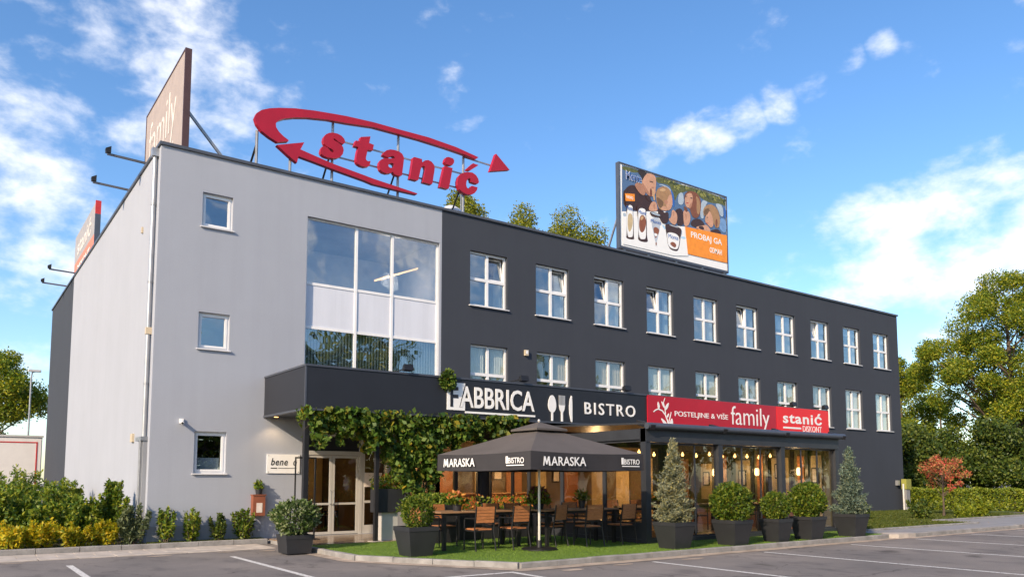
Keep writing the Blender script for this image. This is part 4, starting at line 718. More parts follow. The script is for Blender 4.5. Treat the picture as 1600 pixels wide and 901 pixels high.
MB().box(TX1 - .02, TX1 + .06, TY + .09, -.34, .096, 2.75).build('side_panel', 'frame', T)
MB().box(TX0 + .1, TX1 - .1, TY + .1, -.34, .09, .115).build('deck', 'woodtop', T)
for a, b in zip(posts, posts[1:]):
    n = 3; w = (b - a - .18) / n
    for k in range(n):
        x0 = a + .09 + k * w; yy = TY + (-.03 + .03 * k)
        mb = MB(); sash(mb, x0 + .004, x0 + w + .02, .2, 2.67, yy - .012, .045, .025); f = mb.build('sliding_pane_frame', 'frame', T)
        MB().box(x0 + .05, x0 + w - .025, yy - .003, yy + .003, .245, 2.625).build('pane', 'glassT', f)
for a, b in ((-7.31, -5.85), (-5.85, -4.05), (-4.05, -2.45), (-2.45, -1.6), (-1.6, -.34)):
    mb = MB().box(TX0 - .03, TX0 + .03, a, a + .06, .2, 2.75).box(TX0 - .03, TX0 + .03, b - .06, b, .2, 2.75).box(TX0 - .03, TX0 + .03, a + .06, b - .06, .2, .62).box(TX0 - .03, TX0 + .03, a + .06, b - .06, 2.69, 2.75)
    f = mb.build('side_pane_frame', 'frame', T); MB().box(TX0 - .004, TX0 + .004, a + .06, b - .06, .62, 2.69).build('pane', 'glassT', f)
# ------------------------------------------------------------------ restaurant inside
I = thing('restaurant_interior', 'warm brown restaurant room behind the glazing', 'room', (12, 3, .1))
MB().box(3.4, 19.6, 5.6, 5.75, .1, 3.25).build('back_wall', 'roomwarm', I); MB().box(19.6, 19.75, .33, 5.75, .1, 3.25).build('side_wall', 'roomwarm', I); MB().box(3.3, 3.4, .33, 5.75, .1, 3.25).build('side_wall', 'roomwarm', I)
MB().box(3.4, 19.6, .33, 5.6, .06, .11).build('room_floor', 'tile', I); MB().box(3.4, 19.6, .33, 5.6, 3.2, 3.28).build('room_ceiling', 'roomwarm', I)
for k, x in enumerate((4.6, 6.4, 8.3, 10.3, 11.9, 13.6, 15.2, 16.8, 18.4)):
    MB().box(x, x + (.55 if k % 2 else .8), 5.54, 5.599, .5 if k % 3 else .11, 2.7).build('wall_panel', 'cream' if k % 2 else 'wood', I)
for y in (1.0, 2.6, 4.2): MB().box(19.54, 19.599, y, y + .8, .11, 2.6).build('wall_panel', 'cream', I)
MB().box(7.35, 7.5, .33, 5.6, .11, 3.2).build('partition', 'roomwarm', I)  # added partition, keeps the dining lamps' light out of the entrance lobby
xw = TX1 - .07
MB().box(xw, xw + .045, TY + .12, -.36, .2, 2.72).build('terrace_wall', 'olive', I)
for y0, y1, z0, z1, m in ((-7.0, -6.55, .2, 2.5, 'cream'), (-6.35, -6.1, .9, 2.5, 'wood'), (-5.75, -5.1, .9, 2.45, 'cream'), (-4.75, -4.5, .2, 2.6, 'wood'), (-4.2, -3.6, .7, 2.4, 'cream'), (-3.2, -2.95, .2, 2.6, 'wood'), (-2.5, -2.0, 1.0, 2.3, 'cream'), (-1.4, -.8, .2, 2.5, 'wood')):
    MB().box(xw - .03, xw - .001, y0, y1, z0, z1).build('wall_panel', m, I)
for y0, z0, w, h, s in ((-6.92, 1.6, .28, .5, 'framed picture nearest the terrace front on the lit wall'), (-5.62, 1.75, .38, .5, 'second framed picture from the terrace front on the lit wall'), (-4.05, 1.5, .32, .55, 'third framed picture from the terrace front on the lit wall'), (-2.42, 1.5, .3, .5, 'framed picture deepest in the terrace on the lit wall')):
    f = thing('wall_picture', s, 'picture', (xw - .05, y0, z0), 'framed pictures in the terrace')
    MB().box(xw - .06, xw - .031, y0, y0 + w, z0, z0 + h).build('frame', 'black', f); MB().box(xw - .066, xw - .061, y0 + .04, y0 + w - .04, z0 + .04, z0 + h - .04).build('print', 'paper', f)
for y in (-6.5, -5.95, -4.95, -4.35, -3.4, -2.75, -1.7): MB().box(xw - .10, xw - .031, y - .05, y + .05, .2, 2.72).build('darkening_strip', 'black', I)  # black strips added to darken the too evenly bright terrace wall
bn = thing('wall_bench', 'long cushioned bench along the lit terrace wall', 'bench', (xw - .3, -4, .116)); MB().box(xw - .5, xw - .12, -6.9, -1.0, .116, .55).build('seat', 'wood', bn); MB().box(xw - .5, xw - .12, -6.9, -1.0, .55, .64).build('cushion', 'terra', bn)
def sconce(x, y, z, e, s):
    d = thing('wall_sconce', s, 'lamp', (x, y, z), 'wall lamps in the glass terrace')
    MB().lathe([(.05, 0), (.075, .04), (.075, .22), (.05, .26)], (x, y, z), 12).build('shade', 'shade', d, True); MB().box(x + .05, xw - .031, y - .02, y + .02, z + .1, z + .15).build('bracket', 'black', d)
    L = bpy.data.lights.new('sconce', 'POINT'); L.energy = e; L.color = (1, .66, .30); L.shadow_soft_size = .1
    lo = bpy.data.objects.new('sconce_light', L); COL.objects.link(lo); lo.parent = d; lo.location = (-.25, 0, .13)
sconce(xw - .16, -6.25, 1.85, 17, 'lit wall lamp in the right bay of the glass terrace'); sconce(xw - .16, -4.6, 1.85, 17, 'lit wall lamp in the middle bay of the glass terrace'); sconce(xw - .16, -2.75, 1.85, 12, 'lit wall lamp deep in the glass terrace')
bc = thing('bar_counter', 'wooden bar counter inside the restaurant', 'counter', (12.5, 4.5, .11)); MB().box(9.5, 15.5, 4.3, 4.8, .112, 1.15).build('front', 'wood', bc); MB().box(9.4, 15.6, 4.2, 4.85, 1.15, 1.2).build('top', 'woodtop', bc)
rr = random.Random(11)
for x, z, w, h, s in ((9.4, 1.75, .6, .45, 'framed picture on the restaurant back wall, left of the bar'), (14.5, 1.7, .45, .7, 'framed picture on the restaurant back wall, above the bar end'), (17.7, 1.6, .4, .8, 'tall framed picture on the restaurant back wall at the right')):
    f = thing('wall_picture', s, 'picture', (x, 5.53, z), 'framed pictures in the restaurant')
    MB().box(x, x + w, 5.51, 5.535, z, z + h).build('frame', 'black', f); MB().box(x + .05, x + w - .05, 5.495, 5.509, z + .05, z + h - .05).build('print', 'paper', f)
def lamp(x, y, z, e, s, top=3.2, r=.13):
    d = thing('pendant_lamp', s, 'lamp', (x, y, z), 'pendant lamps in the restaurant')
    MB().tube([(x, y, z + .2), (x, y, top)], .008, 6).build('cord', 'black', d); MB().lathe([(r, 0), (r * .95, .1), (r * .5, .2), (.02, .24)], (x, y, z), 14).build('shade', 'shade', d, True)
    L = bpy.data.lights.new('pendant', 'POINT'); L.energy = e; L.color = (1, .60, .26); L.shadow_soft_size = .12
    lo = bpy.data.objects.new('pendant_light', L); COL.objects.link(lo); lo.parent = d; lo.location = (0, 0, -.06)
for a in ((5.2, 4.2, 2.2, 26, 'pendant lamp glowing behind the entrance door'), (8.2, 3.6, 2.1, 65, 'pendant lamp glowing behind the bistro glazing'), (11.4, 3.4, 2.2, 140, 'pendant lamp over the left end of the bar'), (14.4, 3.4, 2.2, 140, 'pendant lamp over the right end of the bar'), (17.6, 2.6, 2.2, 140, 'pendant lamp near the right end of the restaurant')): lamp(*a)
stl = thing('string_lights', 'string of warm round bulbs under the terrace roof', 'lamp', (14.5, -5.8, 2.55))
ptsL = [(10.6 + 8 * i / 40, -5.9, 2.56 - .06 * math.sin(math.pi * (i % 5) / 5)) for i in range(41)]
MB().tube(ptsL, .008, 5).build('wire', 'black', stl)
for i in range(2, 41, 3):
    p = ptsL[i]; MB().lathe([(.012, 0), (.018, -.03), (.042, -.07), (.042, -.10), (.016, -.13)], p, 10).build('bulb', 'bulb', stl, True)
for x, e in ((12.0, 2), (14.8, 2), (17.4, 2)):
    L = bpy.data.lights.new('string', 'POINT'); L.energy = e; L.color = (1, .60, .26); L.shadow_soft_size = .1
    lo = bpy.data.objects.new('string_light', L); COL.objects.link(lo); lo.parent = stl; lo.location = Vector((x, -5.9, 2.4)) - off(stl)
# ------------------------------------------------------------------ rooftop sign with arrows
SY0, SY1 = .44, .60
S = thing('rooftop_sign', 'crimson stanić rooftop letters inside a swooping arrow ring', 'sign', (6.5, .8, 10.6))
for key, nm in (('s', 'letter_s'), ('t', 'letter_t'), ('a', 'letter_a'), ('n', 'letter_n'), ('i', 'letter_i'), ('i_dot', 'letter_dot'), ('c', 'letter_c'), ('acute', 'letter_accent'), ('swoosh', 'upper_arrow'), ('arrow_head', 'arrow_head'), ('arrow', 'lower_arrow')):
    holes = [SIGN['a_hole']] if key == 'a' else []
    MB().poly(SIGN[key], SY0, SY1, holes).build(nm, 'redS', S)
for x, zt in ((2.71, 11.9), (5.05, 12.85), (7.33, 13.0), (9.86, 12.9)):
    MB().tube([(x, .68, 10.12), (x, .68, zt)], .045, 8).build('post', 'steel', S, True)
    MB().tube([(x - .05, 2.2, 10.12), (x, .70, min(zt - .4, 12.0))], .032, 6).build('brace', 'black', S, True)
MB().tube([(3.72, .68, 10.12), (3.72, .68, 11.5)], .045, 8).build('post', 'steel', S, True)
for z in (12.26, 11.72): MB().bar((5.05, .66, z), (9.9, .66, z), .03, .05).build('rail', 'steel', S)
MB().bar((9.86, .64, 12.87), (11.0, .64, 12.84), .03, .05).build('rail', 'steel', S)
# ------------------------------------------------------------------ billboard
bb = thing('billboard', 'rooftop billboard of a family eating snacks with orange PROBAJ GA corner', 'billboard', (21, 1.3, 10.2))
bx0, bx1, bz0, bz1 = 17.66, 24.4, 11.22, 14.68
MB().box(bx0, bx1, 1.012, 1.16, bz0, bz1).build('board', 'print_white', bb)
MB().box(bx0 - .06, bx0, .985, 1.18, bz0 - .10, bz1 + .06).box(bx1, bx1 + .06, .985, 1.18, bz0 - .10, bz1 + .06).box(bx0, bx1, .985, 1.18, bz1, bz1 + .06).box(bx0, bx1, .985, 1.18, bz0 - .10, bz0).build('frame', 'trim', bb)
for i, (m, pts) in enumerate(AD):
    yy = 1.0105 - .00020 * i
    pts = [(min(max(a, bx0 + .01), bx1 - .01), min(max(b, bz0 + .01), bz1 - .01)) for a, b in pts]
    if m not in ('print_orange', 'print_leafl', 'print_leafd', 'print_blue') and not (m == 'print_white' and len(pts) > 10):
        for _ in range(2): pts = [q for k in range(len(pts)) for q in ((pts[k][0] * .75 + pts[(k + 1) % len(pts)][0] * .25, pts[k][1] * .75 + pts[(k + 1) % len(pts)][1] * .25), (pts[k][0] * .25 + pts[(k + 1) % len(pts)][0] * .75, pts[k][1] * .25 + pts[(k + 1) % len(pts)][1] * .75))]
    MB().poly(pts, yy - .00015, yy).build('printed_patch', m, bb)
ya = .983
text('PROBAJ GA', front(21.93, 24.02, 12.27, 12.62, ya), 'lettering', 'print_white', bb, .014, .003); text('ODMAH', front(23.16, 24.0, 11.88, 12.13, ya), 'lettering', 'print_white', bb, .014, .003)
text('NOVO', front(18.02, 18.4, 13.27, 13.41, ya), 'lettering', 'print_white', bb, .014, .003)
text('Monte', front(18.0, 18.92, 14.08, 14.46, ya), 'lettering', 'print_white', bb, .012, .003, .95); text('Monte', front(18.02, 18.90, 14.10, 14.44, ya - .004), 'lettering', 'print_ink', bb, 0, .003, .95)
for a in ((18.02, 18.35, 12.80, 12.97), (18.71, 19.14, 12.77, 12.92), (19.42, 20.05, 12.53, 12.68), (20.49, 21.1, 12.05, 12.24)): text('Monte', front(*a, ya), 'lettering', 'print_ink', bb, .0, .003, .95)
for x in (17.9, 19.3, 21.0, 22.7, 24.2):
    MB().box(x - .06, x + .06, 1.02, 1.14, 10.12, bz0 - .1).build('post', 'steel', bb); MB().bar((x, 2.6, 10.14), (x, 1.18, 13.0), .07, .07).build('brace', 'steel', bb)
# side boards on the left roof edge
def side(y_left, y_right, z0, z1, x): return lambda u, v, d: (x - d, y_left + (y_right - y_left) * u, z0 + (z1 - z0) * v)
b1 = thing('brown_roof_board', 'brown roof board with thin white family lettering', 'billboard', (.65, 3, 10.2))
MB().box(.60, .72, .42, 5.45, 10.75, 13.55).build('board', 'brown', b1); MB().box(.585, .76, .36, .42, 10.7, 13.6).box(.585, .76, 5.45, 5.51, 10.7, 13.6).box(.585, .76, .42, 5.45, 13.55, 13.6).build('frame', 'brownedge', b1)
text('family', side(4.9, 1.3, 11.35, 13.05, .598), 'lettering', 'faded', b1, -.004, .006); text('posteljine', side(3.2, 1.5, 11.1, 11.45, .598), 'lettering', 'faded', b1, 0, .006)
for y in (1.2, 3.0, 4.8): MB().bar((.68, y, 10.12), (.68, y, 10.75), .1, .1).bar((2.4, y - .5, 10.14), (.74, y - .5, 12.0), .07, .07).build('brace', 'steel', b1)
b2 = thing('grey_orange_roof_board', 'far roof board, grey above and faded orange below', 'billboard', (.65, 19.5, 10.2))
MB().box(.60, .72, 16.1, 22.6, 12.45, 13.85).build('upper_board', 'boardgrey', b2); MB().box(.60, .72, 16.1, 22.6, 10.3, 12.445).build('lower_board', 'boardorange', b2)
MB().box(.58, .80, 16.02, 16.1, 10.3, 13.3).build('frame', 'trim', b2); MB().box(.58, .80, 16.02, 16.1, 13.3, 13.9).build('frame_top', 'trim_red', b2)
text('stanić', side(21.6, 17.2, 12.7, 13.55, .598), 'lettering', 'faded', b2, .02, .006); text('DISKONT', side(21.4, 17.4, 11.75, 12.15, .598), 'lettering', 'white', b2, .01, .006)
for y in (16.6, 19.4, 22.2): MB().bar((.68, y, 10.12), (.68, y, 10.3), .1, .1).bar((2.4, y, 10.14), (.74, y, 12.0), .07, .07).build('brace', 'steel', b2)
for y, s in ((2.35, 'roof arm floodlight nearest the front corner'), (4.95, 'roof arm floodlight below the far edge of the brown board'), (17.3, 'roof arm floodlight below the orange board'), (20.2, 'farthest roof arm floodlight over the dark side wall')):
    f = thing('arm_floodlight', s, 'lamp', (.3, y, 10.62), 'floodlights on arms over the side wall')
    MB().bar((.5, y, 10.82), (-.95, y, 10.86), .05, .06).box(.3, .4, y - .03, y + .03, 10.6, 10.8).build('arm', 'coping', f)
    MB().add([(-.99, y - .07, 10.89), (-.86, y - .07, 10.89), (-.86, y + .07, 10.89), (-.99, y + .07, 10.89), (-1.0, y - .08, 11.0), (-.86, y - .09, 11.08), (-.86, y + .09, 11.08), (-1.0, y + .08, 11.0)],
             [(0, 3, 2, 1), (4, 5, 6, 7), (0, 1, 5, 4), (1, 2, 6, 5), (2, 3, 7, 6), (3, 0, 4, 7)]).build('lamp_head', 'black', f)
dm = thing('roof_dome', 'pale rounded vent dome on the roof behind the sign', 'roof vent', (10.3, 2.2, 10.1))
MB().lathe([(.55, .0), (.55, .9), (.5, 1.2), (.36, 1.42), (.18, 1.54), (.02, 1.58)], (10.3, 2.2, 10.1), 18).build('dome', 'dome', dm, True); MB().tube([(10.6, 2.0, 10.1), (10.6, 2.0, 12.3)], .02, 6).build('mast', 'steel', dm)
# ------------------------------------------------------------------ small things on the light grey wall
pl = thing('name_plate', 'white bene name plate left of the entrance door', 'sign', (3.5, -.03, 1.9))
MB().box(3.03, 3.97, -.035, -.004, 1.89, 2.42).build('plate', 'white', pl)
text('bene', front(3.14, 3.62, 2.11, 2.31, -.036), 'lettering', 'print_black', pl, .012, .004, 1.1, .25); text('o', front(3.78, 3.88, 2.11, 2.25, -.036), 'lettering', 'print_black', pl, .012, .004, 1, .25)
MB().box(3.14, 3.32, -.039, -.036, 2.02, 2.045).box(3.35, 3.88, -.039, -.036, 2.025, 2.04).build('small_print', 'print_black', pl)
for x in (3.07, 3.93):
    for z in (1.93, 2.38): MB().tube([(x, -.034, z), (x, -.045, z)], .01, 8).build('screw', 'steel', pl)
sk = thing('security_camera', 'small white security camera on the light grey wall', 'camera', (.75, 0, 3.2))
MB().box(.70, .80, -.05, -.002, 3.18, 3.30).build('bracket', 'white', sk); MB().tube([(.75, -.05, 3.22), (.73, -.22, 3.17)], .045, 10).build('body', 'white', sk, True); MB().tube([(.73, -.221, 3.169), (.729, -.23, 3.167)], .03, 10).build('lens', 'print_black', sk)
wl = thing('wall_box', 'small beige lamp box on the dark wall between lower windows', 'wall lamp', (12.05, 0, 6.1))
MB().box(11.98, 12.12, -.09, -.002, 6.02, 6.22).build('housing', 'beige', wl); MB().box(12.0, 12.1, -.096, -.09, 6.08, 6.2).build('cover', 'white', wl)
fc = thing('wooden_cabinet', 'small red brown wall cabinet with a paper label', 'cabinet', (2.75, -.1, .73))
MB().box(2.63, 2.96, -.20, -.002, .73, 1.28).build('body', 'terra', fc); MB().box(2.72, 2.88, -.206, -.2, .82, 1.08).build('paper_label', 'paper', fc); MB().box(2.61, 2.98, -.22, -.002, 1.28, 1.31).build('top', 'terra', fc)
def potplant(name, c, r, h, mat, n, leaf, label, seed, pot='pot', spread=1.4, flower=None, up=1.0):
    x, y, z = c; t = thing(name, label, 'potted plant', c)
    MB().lathe([(r * .75, 0), (r * .85, h * .3), (r, h * .9), (r * 1.06, h * .9), (r * 1.06, h), (r * .9, h), (r * .9, h * .93)], c, 14).build('pot', pot, t, True)
    MB().lathe([(r * .86, h * .9), (r * .86, h * .95)], c, 12).build('soil', 'soil', t)
    rng = np.random.default_rng(seed); d, q = ball(rng, n, r * spread, .1); q[:, 2] = np.abs(q[:, 2]) * up
    q += np.array([0, 0, h]); link('foliage', leafmesh('foliage', q, leaf, rng, .5, .35, d + np.array([0, 0, .5])), mat, t)
    if flower:
        d, q = ball(rng, n // 3, r * spread * .9, .5); q[:, 2] = np.abs(q[:, 2]) * up + r * .6; q += np.array([0, 0, h]); link('flowers', leafmesh('flowers', q, leaf * .8, rng, .5, .5, d), flower, t)
    return t
potplant('potted_plant', (2.80, -.12, 1.312), .10, .15, 'leaf_shrub', 60, .16, 'small spiky plant in a black pot on the red brown cabinet', 3, up=1.6)
fr = thing('display_frame', 'thin black standing frame in front of the name plate', 'stand', (3.7, -1.2, .11))
MB().box(3.40, 3.43, -1.22, -1.18, .112, 2.32).box(3.43, 3.99, -1.22, -1.18, 2.28, 2.32).box(3.95, 3.99, -1.22, -1.18, .112, 2.28).build('frame', 'black', fr); MB().box(3.32, 3.51, -1.4, -1.0, .113, .13).box(3.87, 4.07, -1.4, -1.0, .113, .13).build('foot', 'black', fr)
mt = thing('utility_box', 'yellow utility box on a thin pipe at the right building corner', 'utility box', (36.6, -.3, .1))
MB().box(36.75, 37.25, -.42, -.15, 1.22, 1.75).build('box', 'gas', mt); MB().tube([(36.65, -.3, .1), (36.65, -.3, 1.5)], .05, 8).build('pipe', 'alu', mt, True); MB().box(36.42, 36.6, -.15, -.003, 1.42, 1.68).build('meter', 'zinc', mt); MB().box(36.8, 37.15, -.38, -.2, .1, 1.22).build('pedestal', 'path', mt)
# ------------------------------------------------------------------ parasol
pc = Vector((7.02, -7.2, .1)); th = R(3); sU = 1.70; zE, zP, zV = 2.30, 2.98, 1.90
U = thing('parasol', 'square brown parasol with dark MARASKA valance over the tables', 'parasol', pc)
def ur(a, b, z): return (pc.x + a * math.cos(th) - b * math.sin(th), pc.y + a * math.sin(th) + b * math.cos(th), z)
cor = [(-1, -1), (1, -1), (1, 1), (-1, 1)]
mb = MB(); nseg = 8
for q in range(4):
    (a0, b0), (a1, b1_) = cor[q], cor[(q + 1) % 4]
    rows = []
    for i in range(7):
        f = .16 + .84 * i / 6; row = []
        for k in range(nseg + 1):
            t = k / nseg; a = (a0 + (a1 - a0) * t) * sU * f; b = (b0 + (b1_ - b0) * t) * sU * f
            sag = .035 * math.sin(math.pi * t) * f
            row.append(ur(a, b, zP - .12 - (zP - .12 - zE) * ((f - .16) / .84) ** .92 - sag))
        rows.append(row)
    v = [p for r_ in rows for p in r_]; n1 = nseg + 1
    mb.add(v, [(i * n1 + k, i * n1 + k + 1, (i + 1) * n1 + k + 1, (i + 1) * n1 + k) for i in range(6) for k in range(nseg)])
can = mb.build('canopy', 'fabric', U, True)
mb = MB(); vent = [ur(a * .47, b * .47, zP - .10) for a, b in cor] + [ur(0, 0, zP + .08)]
mb.add(vent, [(0, 1, 4), (1, 2, 4), (2, 3, 4), (3, 0, 4)]); mb.add([ur(a * .47, b * .47, zP - .10) for a, b in cor] + [ur(a * .47, b * .47, zP - .145) for a, b in cor], [(0, 1, 5, 4), (1, 2, 6, 5), (2, 3, 7, 6), (3, 0, 4, 7)]); mb.build('vent_cap', 'fabric', can)
MB().lathe([(.02, 0), (.035, .03), (.02, .07)], (pc.x, pc.y, zP + .07), 8).build('finial', 'alu', U)
for q in range(4):
    (a0, b0), (a1, b1_) = cor[q], cor[(q + 1) % 4]; n = 16; v = []
    for k in range(n + 1):
        t = k / n; a = (a0 + (a1 - a0) * t) * sU; b = (b0 + (b1_ - b0) * t) * sU; sag = .035 * math.sin(math.pi * t); rp = .012 * math.sin(t * 19 + q)
        v += [ur(a * 1.001, b * 1.001, zE - sag), ur(a * (1.0 + rp), b * (1.0 + rp), zV + .02 - sag * .6)]
    vo = MB().add(v, [(2 * k, 2 * k + 2, 2 * k + 3, 2 * k + 1) for k in range(n)]).build('valance', 'valance', U, True)
    if q in (0, 3):
        def fnv(u0, u1, w0, w1):
            def fn(u, w, d):
                t = u0 + (u1 - u0) * u; z = w0 + (w1 - w0) * w
                if q == 0: return ur((-1 + 2 * t) * sU, -sU * 1.022 - d, z)
                return ur(-sU * 1.022 - d, (1 - 2 * t) * sU, z)
            return fn
        fm = fnv(.09, .145, 2.0, 2.19)
        MB().poly([(0, 0), (.14, 0), (.24, .62), (.46, .12), (.56, .12), (.78, .62), (.84, 0), (1.08, 0), (.92, 1), (.72, 1), (.51, .46), (.32, 1), (.12, 1)], 0, .004, (), lambda u, w, d: fm(u, w, d)).build('letter_m', 'white', vo)
        text('ARASKA', fnv(.155, .45, 2.0, 2.19), 'lettering', 'white', vo, .010, .004)
        text('BISTRO', fnv(.80, .95, 2.05, 2.17), 'lettering', 'white', vo, .004, .004); text('I', fnv(.775, .795, 2.05, 2.20), 'lettering', 'white', vo, .05, .004); 
        p = [fnv(.78, .95, 2.0, 2.02)(u, w, .002) for u, w in ((0, 0), (1, 0), (1, 1), (0, 1))]; MB().add(p, [(0, 1, 2, 3)]).build('underline', 'white', vo)
MB().tube([(pc.x, pc.y, .12), (pc.x, pc.y, zP + .05)], .03, 12).build('pole', 'alu', U, True)
for a, b in cor + [(0, -1), (1, 0), (0, 1), (-1, 0)]:
    MB().tube([ur(0, 0, zP - .14), ur(a * sU * .97, b * sU * .97, zE - .03)], .012, 6).build('rib', 'wood', U); MB().tube([ur(0, 0, 1.92), ur(a * sU * .5, b * sU * .5, zE + (zP - zE) * .44)], .010, 6).build('strut', 'wood', U)
MB().lathe([(.42, 0), (.42, .03), (.38, .05), (.07, .06), (.055, .22), (.04, .22)], (pc.x, pc.y, .1), 24).build('base', 'black', U, True)
# ------------------------------------------------------------------ tables and chairs
def table(x0, x1, y0, y1, label, z=.98):
    t = thing('dining_table', label, 'table', ((x0 + x1) / 2, (y0 + y1) / 2, .1), 'dining tables')
    n = 5; w = (y1 - y0) / n
    for k in range(n): MB().bbox(x0, x1, y0 + k * w + .004, y0 + (k + 1) * w - .004, z - .035, z, .006).build('top_plank', 'woodtop', t)
    MB().box(x0 + .05, x1 - .05, y0 + .05, y0 + .09, z - .10, z - .036).box(x0 + .05, x1 - .05, y1 - .09, y1 - .05, z - .10, z - .036).build('apron', 'black', t)
    for x in (x0 + .12, x1 - .12):
        for y in (y0 + .08, y1 - .08): MB().box(x - .04, x + .04, y - .04, y + .04, .105, z - .036).build('leg', 'black', t)
    return t
table(4.95, 7.30, -6.25, -5.40, 'long wooden table left of the parasol pole'); table(7.55, 10.0, -6.75, -5.90, 'long wooden table right of the parasol pole')
table(11.0, 13.2, -6.2, -5.4, 'wooden table inside the left bay of the glass terrace'); table(14.0, 15.8, -5.8, -5.0, 'wooden table inside the middle bay of the glass terrace'); table(16.5, 18.2, -6.2, -5.4, 'wooden table inside the right bay of the glass terrace')
table(4.5, 6.3, 2.6, 3.4, 'wooden table just inside the glass entrance door')
def chair():
    t = thing('armchair', '', 'chair', (0, 0, 0), 'terrace armchairs')      # faces +y, back legs at y=0
    w, d, hs, hb = .50, .52, .50, 1.0
    for k in range(4): MB().bbox(-w / 2 + .03, w / 2 - .03, .06 + k * .115, .06 + k * .115 + .108, hs - .03, hs, .006).build('seat_slat', 'wood', t)
    for k in range(5):
        z0 = .64 + k * .073; y = -.01 - .05 * (z0 - .6) / .4
        MB().box(-w / 2 + .025, w / 2 - .025, y - .012, y + .012, z0, z0 + .069).build('back_slat', 'wood', t)
    r = .017
    for s in (-1, 1):
        x = s * w / 2
        MB().tube([(x * 1.04, -.06, 0), (x, .03, hs - .03), (x, .0, .62), (x, -.055, hb)], r, 8).build('back_leg', 'black', t, True)
        MB().tube([(x, d, 0), (x, d - .015, .70), (x, d - .05, .725), (x, .0, .735)], r, 8).build('front_leg', 'black', t, True)
        MB().bar((x, .03, hs - .045), (x, d - .015, hs - .045), .025, .03).build('seat_rail', 'black', t)
    for y_, z_ in ((.03, hs - .045), (d - .015, hs - .045), (.01, .61)): MB().bar((-w / 2, y_, z_), (w / 2, y_, z_), .024, .03).build('cross_bar', 'black', t)
    return t
C0 = chair()
for i, (x, y, a, s) in enumerate((
        (5.78, -6.78, -4, 'wooden slat armchair nearest the topiary, back to the camera'), (6.74, -6.86, 3, 'wooden slat armchair just left of the parasol pole'),
        (7.98, -6.80, 16, 'wooden slat armchair just right of the parasol pole, turned aside'), (8.62, -7.32, -6, 'wooden slat armchair second from the terrace post, back to the camera'),
        (9.80, -7.28, 2, 'wooden slat armchair beside the glass terrace post'), (4.55, -5.85, -90, 'armchair at the left head of the long table behind the topiary'),
        (5.75, -4.72, 180, 'armchair across the table, far left, facing the parking lot'), (7.35, -4.75, 176, 'armchair across the table, seen just left of the parasol pole'), (7.95, -4.9, 180, 'armchair across the table, directly behind the parasol pole'),
        (8.75, -5.2, 184, 'armchair across the right table behind the trailing fern'), (9.65, -5.2, 178, 'armchair across the right table nearest the glass terrace'),
        (11.6, -4.8, 180, 'armchair behind the table in the left terrace bay, left one'), (12.6, -4.8, 182, 'armchair behind the table in the left terrace bay, right one'), (12.2, -6.85, 4, 'armchair in front of the table in the left terrace bay'),
        (14.6, -4.4, 180, 'armchair behind the table in the middle terrace bay, left one'), (15.4, -4.4, 175, 'armchair behind the table in the middle terrace bay, right one'), (17.3, -4.8, 180, 'armchair behind the table in the right terrace bay'), (4.9, 2.1, 8, 'armchair inside the entrance, left one in front of the table'), (5.8, 2.05, -6, 'armchair inside the entrance, right one in front of the table'), (5.5, 3.9, 180, 'armchair inside the entrance behind the table'))):
    place(C0, (x, y, .1 if x < 10.2 else .116), R(a), s, i == 0)
potplant('table_plant', (5.62, -5.85, .98), .12, .17, 'leaf_ball', 260, .13, 'orange flowering plant in a pot on the left table', 21, flower='flower', spread=2.2)
potplant('table_plant', (7.85, -6.1, .98), .15, .14, 'leaf_shrub', 420, .15, 'bushy trailing fern on the right table behind the parasol pole', 22, spread=2.1, flower='plum', up=1.3)
potplant('table_plant', (9.2, -6.2, .98), .09, .2, 'leaf_ball', 120, .12, 'thin leafy plant in a dark vase on the right table', 23, spread=2.4, up=1.5)
potplant('table_plant', (12.3, -5.8, .98), .10, .15, 'leaf_shrub', 160, .12, 'small plant on the table inside the terrace', 24, flower='flower', spread=2)
